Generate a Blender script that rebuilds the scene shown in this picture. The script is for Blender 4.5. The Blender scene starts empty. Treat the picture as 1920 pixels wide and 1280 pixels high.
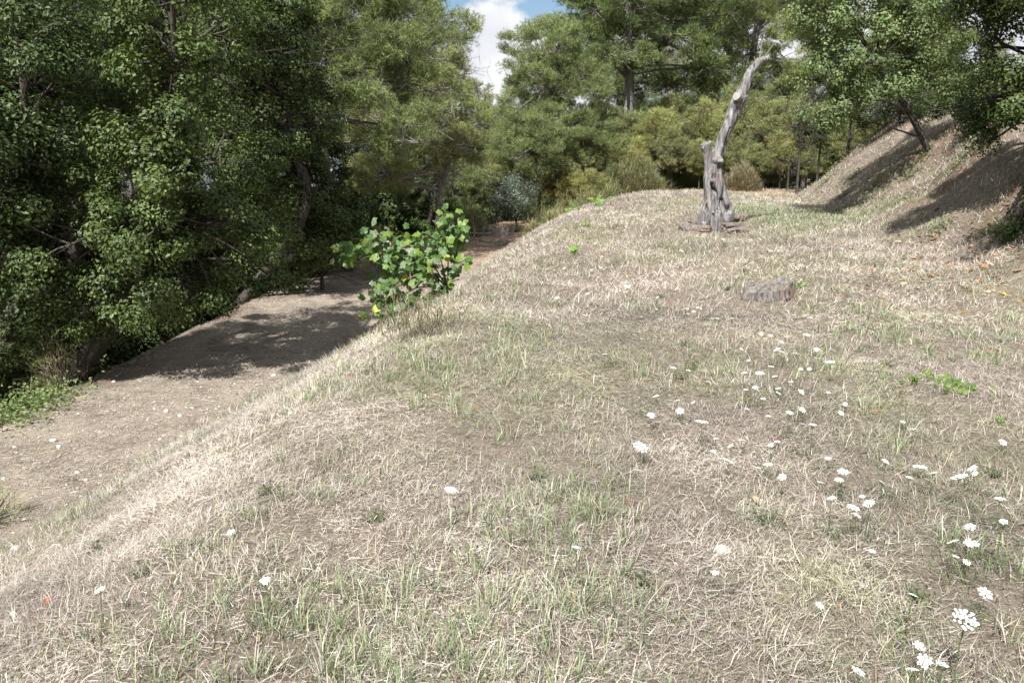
import bpy, math, random
import numpy as np
from math import radians, sin, cos, pi
from mathutils import Vector, Matrix

rng = np.random.default_rng(11)
random.seed(5)
scene = bpy.context.scene
COL = scene.collection

# ------------------------------------------------------------------ camera, sky, sun, exposure
CAM_H, PITCH, FPX = 1.6, radians(14.0), 1500.0      # metres, tilt down, focal length in photo pixels (1920 wide)
cam_d = bpy.data.cameras.new('camera'); cam = bpy.data.objects.new('camera', cam_d); COL.objects.link(cam)
cam.location = (0, 0, CAM_H); cam.rotation_euler = (radians(90) - PITCH, 0, 0)
cam_d.sensor_width = 36.0; cam_d.lens = FPX / 1920 * 36.0
cam_d.clip_start = 0.05; cam_d.clip_end = 6000
scene.camera = cam

LDIR = Vector((0.33, 0.72, -1.0)).normalized()       # direction the sunlight travels
sun_el = math.asin(-LDIR.z); sun_az = math.atan2(-LDIR.x, -LDIR.y)
sun_d = bpy.data.lights.new('sun', 'SUN'); sun = bpy.data.objects.new('sun', sun_d); COL.objects.link(sun)
sun_d.energy = 5.0; sun_d.angle = radians(0.53); sun_d.color = (1.0, 0.98, 0.955)
sun.rotation_euler = LDIR.to_track_quat('-Z', 'Y').to_euler()
sun.location = (-6, -20, 30)

world = bpy.data.worlds.new('World'); scene.world = world; world.use_nodes = True
wn, wl = world.node_tree.nodes, world.node_tree.links
wn.clear()
w_out = wn.new('ShaderNodeOutputWorld'); w_bg = wn.new('ShaderNodeBackground')
w_bg.inputs['Strength'].default_value = 0.06
sky = wn.new('ShaderNodeTexSky'); sky.sky_type = 'NISHITA'; sky.sun_disc = False
sky.sun_elevation = sun_el; sky.sun_rotation = sun_az
sky.air_density = 1.0; sky.dust_density = 0.6; sky.ozone_density = 3.0
tc = wn.new('ShaderNodeTexCoord')
mp = wn.new('ShaderNodeMapping'); mp.inputs['Location'].default_value = (0.8, 0.1, 1.5); mp.inputs['Scale'].default_value = (1, 1, 1.5)
n1 = wn.new('ShaderNodeTexNoise'); n1.inputs['Scale'].default_value = 6.0; n1.inputs['Detail'].default_value = 9; n1.inputs['Roughness'].default_value = 0.56
r1 = wn.new('ShaderNodeValToRGB'); r1.color_ramp.elements[0].position = 0.43; r1.color_ramp.elements[1].position = 0.495
n2 = wn.new('ShaderNodeTexNoise'); n2.inputs['Scale'].default_value = 9.0; n2.inputs['Detail'].default_value = 6
r2 = wn.new('ShaderNodeValToRGB')
r2.color_ramp.elements[0].position = 0.38; r2.color_ramp.elements[0].color = (6.2, 6.5, 7.4, 1)
r2.color_ramp.elements[1].position = 0.58; r2.color_ramp.elements[1].color = (8.6, 8.6, 8.7, 1)
mxw = wn.new('ShaderNodeMix'); mxw.data_type = 'RGBA'
wl.new(tc.outputs['Generated'], mp.inputs['Vector']); wl.new(mp.outputs[0], n1.inputs['Vector']); wl.new(mp.outputs[0], n2.inputs['Vector'])
wl.new(n1.outputs['Fac'], r1.inputs['Fac']); wl.new(n2.outputs['Fac'], r2.inputs['Fac'])
wl.new(r1.outputs['Color'], mxw.inputs['Factor']); wl.new(sky.outputs[0], mxw.inputs[6]); wl.new(r2.outputs['Color'], mxw.inputs[7])
wl.new(mxw.outputs[2], w_bg.inputs['Color']); wl.new(w_bg.outputs[0], w_out.inputs['Surface'])

vs = scene.view_settings
vs.view_transform = 'Standard'; vs.look = 'None'; vs.exposure = 0.98; vs.gamma = 1.0; vs.use_curve_mapping = False
scene.cycles.max_bounces = 6; scene.cycles.diffuse_bounces = 3; scene.cycles.glossy_bounces = 2
scene.cycles.transmission_bounces = 4; scene.cycles.transparent_max_bounces = 4
scene.cycles.use_denoising = True
scene.cycles.sample_clamp_indirect = 6

# ------------------------------------------------------------------ noise and terrain
_tab = np.random.default_rng(3).random((256, 256))
def vnoise(x, y):
    xi = np.floor(x).astype(int); yi = np.floor(y).astype(int); fx = x - xi; fy = y - yi
    fx = fx * fx * (3 - 2 * fx); fy = fy * fy * (3 - 2 * fy)
    a = _tab[xi & 255, yi & 255]; b = _tab[(xi + 1) & 255, yi & 255]; c = _tab[xi & 255, (yi + 1) & 255]; d = _tab[(xi + 1) & 255, (yi + 1) & 255]
    return (a * (1 - fx) + b * fx) * (1 - fy) + (c * (1 - fx) + d * fx) * fy - 0.5
def fbm(x, y, o=4, g=0.5):
    s = 0; a = 1.0
    for k in range(o):
        s = s + a * vnoise(x * 2 ** k + 17.3 * k, y * 2 ** k + 5.1 * k); a *= g
    return s
_t3 = np.random.default_rng(4).random((64, 64, 64))
def vnoise3(p):
    i = np.floor(p).astype(int); f = p - i; f = f * f * (3 - 2 * f); r = 0
    for dx in (0, 1):
        for dy in (0, 1):
            for dz in (0, 1):
                w = (f[:, 0] if dx else 1 - f[:, 0]) * (f[:, 1] if dy else 1 - f[:, 1]) * (f[:, 2] if dz else 1 - f[:, 2])
                r = r + w * _t3[(i[:, 0] + dx) & 63, (i[:, 1] + dy) & 63, (i[:, 2] + dz) & 63]
    return r - 0.5
def sst(a, b, x):
    t = np.clip((x - a) / (b - a), 0, 1); return t * t * (3 - 2 * t)

BROW_Y = [-8, 2.3, 3, 6, 9, 10.2, 11.5, 15, 20, 22, 25, 27, 32]; BROW_X = [-1.9, -1.75, -1.55, -1.1, -0.66, -0.36, -0.12, 0.5, 1.45, 2.0, 3.2, 4.2, 6.0]
TOE_Y = [-8, 5.2, 8.7, 9.9, 10.9, 14, 19, 24, 27, 32]; TOE_X = [-4.2, -3.66, -2.85, -2.05, -1.38, -1.15, -0.7, 0.5, 1.8, 3.6]
OUT_Y = [-8, 8, 9.6, 14, 19, 24, 27, 32]; OUT_X = [-6.0, -5.25, -4.95, -4.55, -4.1, -2.9, -1.2, 0.5]
RIG_Y = [-8, 9.3, 13.4, 24.0, 25.5, 27, 29, 33]; RIG_X = [6.6, 5.9, 6.4, 8.3, 9.2, 10.8, 14, 22]
def ip(y, Y, X): return np.interp(y, Y, X)
def regions(x, y):
    y = np.asarray(y, float); q = 0.34 * fbm(y * 0.55, y * 0 + 2.7, 3) * sst(4, 8, y)
    return ip(y, BROW_Y, BROW_X) + q, ip(y, TOE_Y, TOE_X) + 0.5 * q, ip(y, OUT_Y, OUT_X), ip(y, RIG_Y, RIG_X) + 1.2 * q
def height(x, y, fine=True):
    x = np.asarray(x, float); y = np.asarray(y, float)
    xb, xt, xo, xr = regions(x, y)
    w = fbm(x * 0.5, y * 0.5, 3) * 0.35
    near = 1 - sst(60, 200, np.hypot(x, y))
    t = np.clip((x - xt + w * 0.3) / (xb + 0.75 - xt), 0, 1)
    bank = 0.35 * t * t * (3 - 2 * t) + 0.65 * (1 - (1 - t) ** 2)
    z = -1.2 + 1.2 * bank
    # outer drop below the strip
    o = np.clip((xo - x + w) / 3.0, 0, 1)
    z = z - 2.2 * (o * o * (3 - 2 * o)) - 0.12 * np.clip(xo - x - 2.0, 0, 80)
    # right bank
    r = np.clip((x - xr + w * 0.5) / 3.0, 0, 1)
    z = z + 2.45 * (0.35 * r * r * (3 - 2 * r) + 0.65 * r) + 0.34 * fbm(x * 0.9 + 4, y * 0.9, 4) * sst(0.05, 0.4, r) + 0.10 * np.clip(x - xr - 3, 0, 40)
    # far end falls into the valley
    z = z - 0.22 * np.clip(y - 29.5, 0, 90) * (1 - sst(0, 12, x - xr) * 0.75)
    z = z + fbm(x * 0.35, y * 0.35, 3) * 0.10 * sst(0.5, 6, y)
    far = sst(70, 220, np.hypot(x, y)); z = z * (1 - far) + far * -24.0
    if fine:
        up = sst(xt - 0.1, xb, x)
        z = z + fbm(x * 2.6, y * 2.6, 3) * (0.022 + 0.03 * up) * near + fbm(x * 11, y * 11, 2) * 0.014 * near
    return z

CT, ST = cos(PITCH), sin(PITCH)
def ray(px, py):
    a = (np.asarray(px, float) - 960) / FPX; b = (640 - np.asarray(py, float)) / FPX
    return a, CT + b * ST, -ST + b * CT            # x, y, z of the direction
def P(px, py, y):
    a, dy, dz = ray(px, py); t = y / dy
    return np.array([a * t, y, CAM_H + dz * t])
def G(px, py, up=0.0):
    """where the ray through a photo pixel meets the ground (raised by up)"""
    a, dy, dz = ray(px, py); t = np.concatenate([np.arange(0.8, 14, 0.01), np.arange(14, 60, 0.05)])
    X, Y, Z = a * t, dy * t, CAM_H + dz * t
    hit = Z < height(X, Y) + up
    if not hit.any():
        assert py < 700, (px, py)
        return G(px, py + 4, up)
    k = np.argmax(hit)
    return np.array([X[k], Y[k], height(X[k], Y[k])]), t[k]

# ------------------------------------------------------------------ helpers
def link(o): COL.objects.link(o); return o
def np_mesh(name, v, f, tint=None, mats=(), smooth=True):
    v = np.ascontiguousarray(v, np.float32).reshape(-1, 3); f = np.ascontiguousarray(f, np.int32)
    me = bpy.data.meshes.new(name); n, k = f.shape
    me.vertices.add(len(v)); me.vertices.foreach_set('co', v.ravel())
    me.loops.add(n * k); me.loops.foreach_set('vertex_index', f.ravel())
    me.polygons.add(n); me.polygons.foreach_set('loop_start', np.arange(0, n * k, k, dtype=np.int32))
    me.update(calc_edges=True)
    if not smooth: me.polygons.foreach_set('use_smooth', np.zeros(n, bool))
    if tint is not None:
        at = me.attributes.new('tint', 'FLOAT_COLOR', 'POINT')
        c = np.ones((len(v), 4), np.float32); c[:, :3] = tint; at.data.foreach_set('color', c.ravel())
    for m in mats: me.materials.append(m)
    return me
def ob(name, me, parent=None, loc=(0, 0, 0), **props):
    o = bpy.data.objects.new(name, me); link(o); o.location = loc
    if parent is not None: o.parent = parent
    for k, v in props.items(): o[k] = v
    return o
def empty(name, loc, label, category, group=None):
    o = bpy.data.objects.new(name, None); link(o); o.location = loc; o.empty_display_size = 0.2
    o['label'] = label; o['category'] = category
    if group: o['group'] = group
    return o
def unit(a): return a / np.maximum(np.linalg.norm(a, axis=-1, keepdims=True), 1e-9)
def rdir(n, r=rng): return unit(r.normal(size=(n, 3)))
def tubes(p0, p1, r0, r1, n=5):
    """separate tapered prisms as one vertex / quad array"""
    p0, p1 = np.asarray(p0, float), np.asarray(p1, float); N = len(p0)
    d = unit(p1 - p0); ref = np.where(np.abs(d[:, 2:3]) > 0.9, [[1., 0, 0]], [[0, 0, 1.]])
    a = unit(np.cross(d, ref)); b = np.cross(d, a)
    th = np.arange(n) * 2 * pi / n; ring = a[:, None, :] * np.cos(th)[None, :, None] + b[:, None, :] * np.sin(th)[None, :, None]
    v = np.concatenate([p0[:, None] + ring * np.asarray(r0)[:, None, None], p1[:, None] + ring * np.asarray(r1)[:, None, None]], 1)
    base = (np.arange(N) * 2 * n)[:, None]; i = np.arange(n); j = (i + 1) % n
    f = np.stack([base + i, base + j, base + n + j, base + n + i], -1).reshape(-1, 4)
    return v.reshape(-1, 3), f
def cat(parts):
    vs_, fs_, o = [], [], 0
    for v, f in parts:
        vs_.append(v); fs_.append(f + o); o += len(v)
    return np.concatenate(vs_), np.concatenate(fs_)
def smooth_tube(pts, rad, n=10, closed=True, wob=0.0, seed=0):
    """one continuous tube along a polyline (resampled with Catmull-Rom), capped"""
    pts = np.asarray(pts, float); rad = np.asarray(rad, float); m = len(pts)
    ext = np.vstack([2 * pts[0] - pts[1], pts, 2 * pts[-1] - pts[-2]]); out, ro = [], []
    for i in range(m - 1):
        a, b, c, d = ext[i:i + 4]
        for s in np.linspace(0, 1, 7)[:-1]:
            out.append(0.5 * ((2 * b) + (-a + c) * s + (2 * a - 5 * b + 4 * c - d) * s * s + (-a + 3 * b - 3 * c + d) * s ** 3)); ro.append(rad[i] * (1 - s) + rad[i + 1] * s)
    out.append(pts[-1]); ro.append(rad[-1]); out = np.array(out); ro = np.array(ro)
    tan = unit(np.gradient(out, axis=0)); u = np.cross(tan[0], [0.3, 1, 0.1]); u /= np.linalg.norm(u); V = []
    rr = np.random.default_rng(seed); ph = rr.random(6) * 6
    th = np.arange(n) * 2 * pi / n
    for k in range(len(out)):
        u = u - tan[k] * np.dot(u, tan[k]); u /= np.linalg.norm(u); w = np.cross(tan[k], u)
        r = ro[k] * (1 + wob * (np.sin(2 * th + ph[0] + k * 0.1) + 0.7 * np.sin(3 * th + ph[1] - k * 0.07) + 0.6 * np.sin(5 * th + ph[2] + k * 0.04)))
        V.append(out[k] + np.outer(np.cos(th) * r, u) + np.outer(np.sin(th) * r, w))
    K = len(out); v = np.concatenate(V + [out[:1], out[-1:]]); f = []
    for k in range(K - 1):
        for i in range(n):
            j = (i + 1) % n; f.append((k * n + i, k * n + j, (k + 1) * n + j, (k + 1) * n + i))
    for i in range(n):
        j = (i + 1) % n; f.append((K * n, j, i, i)); f.append((K * n + 1, (K - 1) * n + i, (K - 1) * n + j, (K - 1) * n + j))
    return v, f

# ------------------------------------------------------------------ materials
def new_mat(name):
    m = bpy.data.materials.new(name); m.use_nodes = True; nt = m.node_tree; nt.nodes.clear()
    return m, nt.nodes, nt.links
def N_(nodes, t, **kw):
    n = nodes.new(t)
    for k, v in kw.items(): setattr(n, k, v)
    return n
def leaf_mat(name, trans=0.3, rough=0.5, spec=0.3, tcol=(1.25, 1.35, 0.55), vary=0.0):
    """foliage: colour comes from the per-leaf tint; some light passes through"""
    m, n, l = new_mat(name)
    out = N_(n, 'ShaderNodeOutputMaterial'); at = N_(n, 'ShaderNodeAttribute', attribute_name='tint')
    bs = N_(n, 'ShaderNodeBsdfPrincipled'); bs.inputs['Roughness'].default_value = rough
    bs.inputs['Specular IOR Level'].default_value = spec
    tr = N_(n, 'ShaderNodeBsdfTranslucent'); mx = N_(n, 'ShaderNodeMixShader'); mx.inputs[0].default_value = trans
    mc = N_(n, 'ShaderNodeMix', data_type='RGBA', blend_type='MULTIPLY'); mc.inputs[0].default_value = 1; mc.inputs[7].default_value = (*tcol, 1)
    oi = N_(n, 'ShaderNodeObjectInfo'); hv = N_(n, 'ShaderNodeValToRGB'); e = hv.color_ramp.elements; e.new(0.5)
    for k, c in enumerate(((0.86, 0.88, 0.86), (1.05, 1.04, 0.98), (1.34, 1.24, 1.0))): e[k].position = k / 2; e[k].color = (*c, 1)
    vm = N_(n, 'ShaderNodeMix', data_type='RGBA', blend_type='MULTIPLY'); vm.inputs[0].default_value = vary
    l.new(oi.outputs['Random'], hv.inputs['Fac']); l.new(at.outputs['Color'], vm.inputs[6]); l.new(hv.outputs['Color'], vm.inputs[7])
    l.new(vm.outputs[2], bs.inputs['Base Color']); l.new(vm.outputs[2], mc.inputs[6]); l.new(mc.outputs[2], tr.inputs['Color'])
    l.new(bs.outputs[0], mx.inputs[1]); l.new(tr.outputs[0], mx.inputs[2]); l.new(mx.outputs[0], out.inputs['Surface'])
    return m
def noise_mat(name, cols, scale=(8, 8, 8), detail=6, rough=0.9, bump=0.3, bump_scale=None, bump_dist=0.02, lo=0.3, hi=0.7, dist=0.0):
    m, n, l = new_mat(name)
    out = N_(n, 'ShaderNodeOutputMaterial'); bs = N_(n, 'ShaderNodeBsdfPrincipled'); bs.inputs['Roughness'].default_value = rough
    bs.inputs['Specular IOR Level'].default_value = 0.2
    t = N_(n, 'ShaderNodeTexCoord'); mpn = N_(n, 'ShaderNodeMapping'); mpn.inputs['Scale'].default_value = scale
    ns = N_(n, 'ShaderNodeTexNoise'); ns.inputs['Scale'].default_value = 1; ns.inputs['Detail'].default_value = detail; ns.inputs['Roughness'].default_value = 0.65
    ns.inputs['Distortion'].default_value = dist
    rp = N_(n, 'ShaderNodeValToRGB'); e = rp.color_ramp.elements
    while len(e) < len(cols): e.new(0.5)
    for i, c in enumerate(cols):
        e[i].position = lo + (hi - lo) * i / max(1, len(cols) - 1); e[i].color = (*c, 1)
    bp = N_(n, 'ShaderNodeBump'); bp.inputs['Strength'].default_value = bump; bp.inputs['Distance'].default_value = bump_dist
    l.new(t.outputs['Object'], mpn.inputs['Vector']); l.new(mpn.outputs[0], ns.inputs['Vector']); l.new(ns.outputs['Fac'], rp.inputs['Fac'])
    l.new(rp.outputs['Color'], bs.inputs['Base Color']); l.new(ns.outputs['Fac'], bp.inputs['Height']); l.new(bp.outputs[0], bs.inputs['Normal'])
    l.new(bs.outputs[0], out.inputs['Surface'])
    return m

M_straw = leaf_mat('dry_and_green_grass', 0.22, 0.6, 0.25, (1.1, 1.08, 0.8))
M_oak = leaf_mat('oak_leaf', 0.16, 0.5, 0.28, vary=0.7)
M_pine = leaf_mat('pine_needle', 0.22, 0.55, 0.25, vary=1.0)
M_soft = leaf_mat('soft_green_leaf', 0.34, 0.5, 0.3)
M_bark = noise_mat('grey_brown_bark', [(0.02, 0.016, 0.013), (0.062, 0.052, 0.044), (0.125, 0.11, 0.096)], (30, 30, 6), bump=0.7)
M_pbark = noise_mat('pine_bark', [(0.07, 0.06, 0.052), (0.22, 0.195, 0.175), (0.40, 0.375, 0.35)], (22, 22, 7), bump=0.6)
M_twig = noise_mat('bare_grey_twig', [(0.16, 0.14, 0.125), (0.34, 0.31, 0.285)], (9, 9, 9), bump=0.1)
M_stone = noise_mat('pale_limestone', [(0.40, 0.36, 0.30), (0.62, 0.59, 0.53), (0.78, 0.76, 0.72)], (22, 22, 22), bump=0.5, bump_dist=0.01)
M_tanstone = noise_mat('tan_stone', [(0.30, 0.23, 0.15), (0.48, 0.40, 0.29)], (22, 22, 22), bump=0.5, bump_dist=0.01)

def white_petal():
    m, n, l = new_mat('white_petal'); out = N_(n, 'ShaderNodeOutputMaterial'); bs = N_(n, 'ShaderNodeBsdfPrincipled')
    t = N_(n, 'ShaderNodeTexCoord'); ns = N_(n, 'ShaderNodeTexNoise'); ns.inputs['Scale'].default_value = 260
    rp = N_(n, 'ShaderNodeValToRGB'); rp.color_ramp.elements[0].color = (0.50, 0.53, 0.42, 1); rp.color_ramp.elements[1].color = (0.80, 0.80, 0.76, 1)
    rp.color_ramp.elements[0].position = 0.35; rp.color_ramp.elements[1].position = 0.5
    l.new(t.outputs['Object'], ns.inputs['Vector']); l.new(ns.outputs['Fac'], rp.inputs['Fac']); l.new(rp.outputs['Color'], bs.inputs['Base Color'])
    bs.inputs['Roughness'].default_value = 0.7; l.new(bs.outputs[0], out.inputs['Surface']); return m
M_petal = white_petal()
M_stem = noise_mat('green_stem', [(0.06, 0.09, 0.03), (0.13, 0.15, 0.06)], (40, 40, 40), bump=0)

def ground_mat():
    """masks (strip, litter, clay, bare earth) are stored on the sheet; noise breaks every one of them up"""
    m, n, l = new_mat('terrace_soil'); out = N_(n, 'ShaderNodeOutputMaterial'); bs = N_(n, 'ShaderNodeBsdfPrincipled')
    bs.inputs['Roughness'].default_value = 0.95; bs.inputs['Specular IOR Level'].default_value = 0.1
    t = N_(n, 'ShaderNodeTexCoord')
    def noise(s, d=8, r=0.6, vec=None):
        k = N_(n, 'ShaderNodeTexNoise'); k.inputs['Scale'].default_value = s; k.inputs['Detail'].default_value = d; k.inputs['Roughness'].default_value = r
        l.new(vec or t.outputs['Object'], k.inputs['Vector']); return k
    def ramp(src, cols, lo, hi):
        k = N_(n, 'ShaderNodeValToRGB'); e = k.color_ramp.elements
        while len(e) < len(cols): e.new(0.5)
        for i, c in enumerate(cols): e[i].position = lo + (hi - lo) * i / (len(cols) - 1); e[i].color = (*c, 1)
        l.new(src, k.inputs['Fac']); return k
    def mix(f, a, b):
        k = N_(n, 'ShaderNodeMix', data_type='RGBA'); l.new(f, k.inputs[0]); l.new(a, k.inputs[6]); l.new(b, k.inputs[7]); return k.outputs[2]
    big = noise(1.3, 6); mid = noise(14, 8, 0.7); fine = noise(70, 6, 0.75); gravel = noise(160, 3, 0.6)
    thatch = ramp(fine.outputs['Fac'], [(0.065, 0.052, 0.042), (0.195, 0.159, 0.124), (0.390, 0.332, 0.260)], 0.34, 0.70)
    thatch2 = ramp(mid.outputs['Fac'], [(0.091, 0.073, 0.057), (0.221, 0.182, 0.143), (0.351, 0.299, 0.234)], 0.34, 0.66)
    up = mix(big.outputs['Fac'], thatch.outputs[0], thatch2.outputs[0])
    soil = ramp(fine.outputs['Fac'], [(0.095, 0.073, 0.057), (0.284, 0.232, 0.182), (0.486, 0.419, 0.344)], 0.34, 0.68)
    soil2 = ramp(gravel.outputs['Fac'], [(0.117, 0.094, 0.073), (0.299, 0.247, 0.195), (0.676, 0.624, 0.546)], 0.36, 0.74)
    strip0 = mix(mid.outputs['Fac'], soil.outputs[0], soil2.outputs[0])
    drift = ramp(noise(2.6, 7, 0.7).outputs['Fac'], [(0.58, 0.58, 0.57), (0.94, 0.965, 0.97), (1.18, 1.21, 1.2)], 0.34, 0.62)
    dm = N_(n, 'ShaderNodeMix', data_type='RGBA', blend_type='MULTIPLY'); dm.inputs[0].default_value = 1; l.new(strip0, dm.inputs[6]); l.new(drift.outputs[0], dm.inputs[7]); strip = dm.outputs[2]
    lit = ramp(mid.outputs['Fac'], [(0.04, 0.029, 0.020), (0.13, 0.096, 0.066), (0.23, 0.17, 0.118)], 0.3, 0.7)
    clay = ramp(fine.outputs['Fac'], [(0.27, 0.17, 0.095), (0.44, 0.30, 0.19)], 0.3, 0.7)
    bare = ramp(fine.outputs['Fac'], [(0.36, 0.29, 0.20), (0.56, 0.48, 0.36)], 0.3, 0.7)
    col = up
    for nm, src in (('strip', strip), ('litter', lit.outputs[0]), ('clay', clay.outputs[0]), ('bare', bare.outputs[0])):
        a = N_(n, 'ShaderNodeAttribute', attribute_name=nm); col = mix(a.outputs['Fac'], col, src)
    l.new(col, bs.inputs['Base Color'])
    b1 = N_(n, 'ShaderNodeBump'); b1.inputs['Strength'].default_value = 0.9; b1.inputs['Distance'].default_value = 0.03
    b2 = N_(n, 'ShaderNodeBump'); b2.inputs['Strength'].default_value = 0.8; b2.inputs['Distance'].default_value = 0.012
    l.new(mid.outputs['Fac'], b1.inputs['Height']); l.new(fine.outputs['Fac'], b2.inputs['Height']); l.new(b1.outputs[0], b2.inputs['Normal'])
    l.new(b2.outputs[0], bs.inputs['Normal']); l.new(bs.outputs[0], out.inputs['Surface']); return m

# ------------------------------------------------------------------ ground sheet
def axis(fine0, fine1, step, far, grow=1.17):
    a = list(np.arange(fine0, fine1, step)); s = step
    hi = [a[-1]]
    while hi[-1] < far: s *= grow; hi.append(hi[-1] + s)
    s = step; lo = [a[0]]
    while lo[-1] > -far: s *= grow; lo.append(lo[-1] - s)
    return np.array(lo[:0:-1] + a + hi[1:])
gx = axis(-6.3, 10.0, 0.12, 1800); gy = axis(0.8, 28, 0.12, 1800)
GX, GY = np.meshgrid(gx, gy); GZ = height(GX, GY)
v = np.stack([GX, GY, GZ], -1).reshape(-1, 3); nx, ny = len(gx), len(gy)
idx = np.arange(nx * ny).reshape(ny, nx)
f = np.stack([idx[:-1, :-1], idx[:-1, 1:], idx[1:, 1:], idx[1:, :-1]], -1).reshape(-1, 4)
me = np_mesh('ground', v, f, mats=[ground_mat()])
xb, xt, xo, xr = regions(GX, GY)
wob = fbm(GX * 1.7, GY * 1.7, 4)
m_strip = (1 - sst(-0.15, 0.35, GX - xt + wob * 0.5)) * sst(-0.3, 0.3, GX - xo + wob * 0.6)
m_lit = np.maximum((1 - sst(-0.5, 0.25, GX - xo + wob * 0.6)), sst(27.3, 29, GY + wob))
m_lit = np.maximum(m_lit, sst(3.4, 5, GX - xr) * 0.7)
m_lit = np.maximum(m_lit, sst(-0.6, 1.2, GX - xr + wob) * np.clip(0.35 + 2.2 * fbm(GX * 1.1 + 7, GY * 1.1, 4), 0, 0.8))
pc = G(1440, 361)[0]
m_clay = np.exp(-((GX - pc[0]) / 2.6) ** 2 - ((GY - 26.6) / 0.9) ** 2) * 1.4
m_clay = np.clip(np.maximum(m_clay, 0.6 * sst(17, 22, GY) * m_strip), 0, 1)
bc = G(795, 600)[0]
m_bare = np.clip(np.exp(-((GX - bc[0]) / 0.28) ** 2 - ((GY - bc[1]) / 0.55) ** 2) * 1.6 * (0.7 + wob), 0, 0.9)
for nm, a in (('strip', m_strip), ('litter', m_lit), ('clay', m_clay), ('bare', m_bare)):
    at = me.attributes.new(nm, 'FLOAT', 'POINT'); at.data.foreach_set('value', a.astype(np.float32).ravel())
ob('ground', me, kind='structure', label='dry grassy terraces stepping down a hillside')

# far hill across the valley
hx = np.linspace(-900, 900, 110); hy = np.linspace(260, 900, 60); HX, HY = np.meshgrid(hx, hy)
ridge = 52 + 46 * fbm(HX * 0.006, HX * 0 + 3.3, 4)
HZ = -26 + sst(260, 760, HY) * ridge * (1 - 0.6 * sst(760, 900, HY)) + 14 * fbm(HX * 0.02, HY * 0.02, 4) * sst(270, 400, HY)
idx = np.arange(HX.size).reshape(HX.shape)
f = np.stack([idx[:-1, :-1], idx[:-1, 1:], idx[1:, 1:], idx[1:, :-1]], -1).reshape(-1, 4)
M_hill = noise_mat('scrubby_limestone_hill', [(0.035, 0.052, 0.048), (0.07, 0.09, 0.088), (0.30, 0.30, 0.31)], (0.16, 0.16, 0.16), detail=10, bump=0.4, bump_dist=4, lo=0.36, hi=0.7)
ob('hill', np_mesh('hill', np.stack([HX, HY, HZ], -1), f, mats=[M_hill]), kind='structure', label='rocky scrub hill far behind the pines')

# ------------------------------------------------------------------ grass
def blades(base, az, el, L, W, bend, col, tipcol=None, r=rng):
    """curved blades: 5 vertices, one quad and one tip; el = rise angle at the base, bend = how far it curls over"""
    n = len(base); h = np.stack([np.cos(az), np.sin(az), np.zeros(n)], -1); s = np.stack([-np.sin(az), np.cos(az), np.zeros(n)], -1)
    tw = r.uniform(-0.9, 0.9, n)[:, None]; up = np.array([[0, 0, 1.]])
    s = unit(s * np.cos(tw) + up * np.sin(tw) * 0.6)
    d1 = h * np.cos(el)[:, None] + up * np.sin(el)[:, None]; e2 = el - bend
    d2 = h * np.cos(e2)[:, None] + up * np.sin(e2)[:, None]
    mid = base + d1 * (L * 0.5)[:, None]; tip = mid + d2 * (L * 0.5)[:, None]; w = (W * 0.5)[:, None]
    v = np.stack([base - s * w, base + s * w, mid + s * w * 0.85, mid - s * w * 0.85, tip], 1)
    b = np.arange(n)[:, None] * 5
    f = np.concatenate([b + [0, 1, 2], b + [0, 2, 3], b + [3, 2, 4]], 0)
    c = np.repeat(col[:, None], 5, 1)
    if tipcol is not None: c[:, 4] = tipcol; c[:, 2:4] = 0.6 * col[:, None] + 0.4 * tipcol[:, None]
    return v.reshape(-1, 3), f, c.reshape(-1, 3)
def sample_plane(n, y0, y1, p, margin=1.6):
    """points whose density thins with distance"""
    u = rng.random(n * 2); ys = np.linspace(y0, y1, 600); rho = np.minimum(1, (3.0 / ys) ** p) * (1.36 * ys + 2 * margin)
    c = np.cumsum(rho); c /= c[-1]; y = np.interp(u[:n], c, ys); y += rng.uniform(-0.05, 0.05, n)
    x = (rng.random(n) * 2 - 1) * (0.68 * y + margin); return x, y
def pick(pal, n, jit=0.12):
    pal = np.array(pal); c = pal[rng.integers(0, len(pal), n)]
    return np.clip(c * (1 + rng.normal(0, jit, (n, 1))) * (1 + rng.normal(0, 0.03, (n, 3))), 0.01, 0.95)
STRAW = [(0.51, 0.455, 0.385), (0.59, 0.535, 0.465), (0.42, 0.365, 0.30), (0.34, 0.295, 0.245), (0.51, 0.44, 0.345), (0.27, 0.233, 0.198), (0.63, 0.585, 0.525)]
GREYST = [(0.28, 0.243, 0.21), (0.38, 0.338, 0.295), (0.20, 0.17, 0.147), (0.46, 0.418, 0.37), (0.33, 0.288, 0.25)]
GREEN = [(0.138, 0.21, 0.088), (0.182, 0.255, 0.117), (0.12, 0.17, 0.075), (0.235, 0.275, 0.145), (0.30, 0.31, 0.18), (0.165, 0.215, 0.12)]
CLAY = G(1440, 361)[0]
CLEAR = [(G(1340, 433)[0], 0.75, 0.5), (G(1440, 556)[0], 0.25, 0.19)]          # worn ground round the dead tree and the stump
def clear(x, y):
    k = np.ones_like(x)
    k = k * (1 - 0.9 * np.exp(-((x - CLAY[0]) / 2.4) ** 2 - ((y - 26.6) / 0.8) ** 2))
    for c, a, b in CLEAR: k = k * (1 - 0.93 * np.exp(-(((x - c[0]) / a) ** 2 + ((y - c[1]) / b) ** 2) ** 2))
    return k
V, F, C = [], [], []
def push(r):
    off = sum(len(a) for a in V); V.append(r[0]); F.append(r[1] + off); C.append(r[2])
def zone(x, y):
    xb, xt, xo, xr = regions(x, y)
    up = clear(x, y) * sst(-0.05, 0.25, x - xt + fbm(x * 2, y * 2, 2) * 0.35)         # upper terrace and its bank
    bank = up * (1 - sst(-0.1, 0.5, x - xb)); right = sst(0, 1.0, x - xr); return up, bank, right
def wscale(y): return np.maximum(1.0, y / 4.2)
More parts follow.
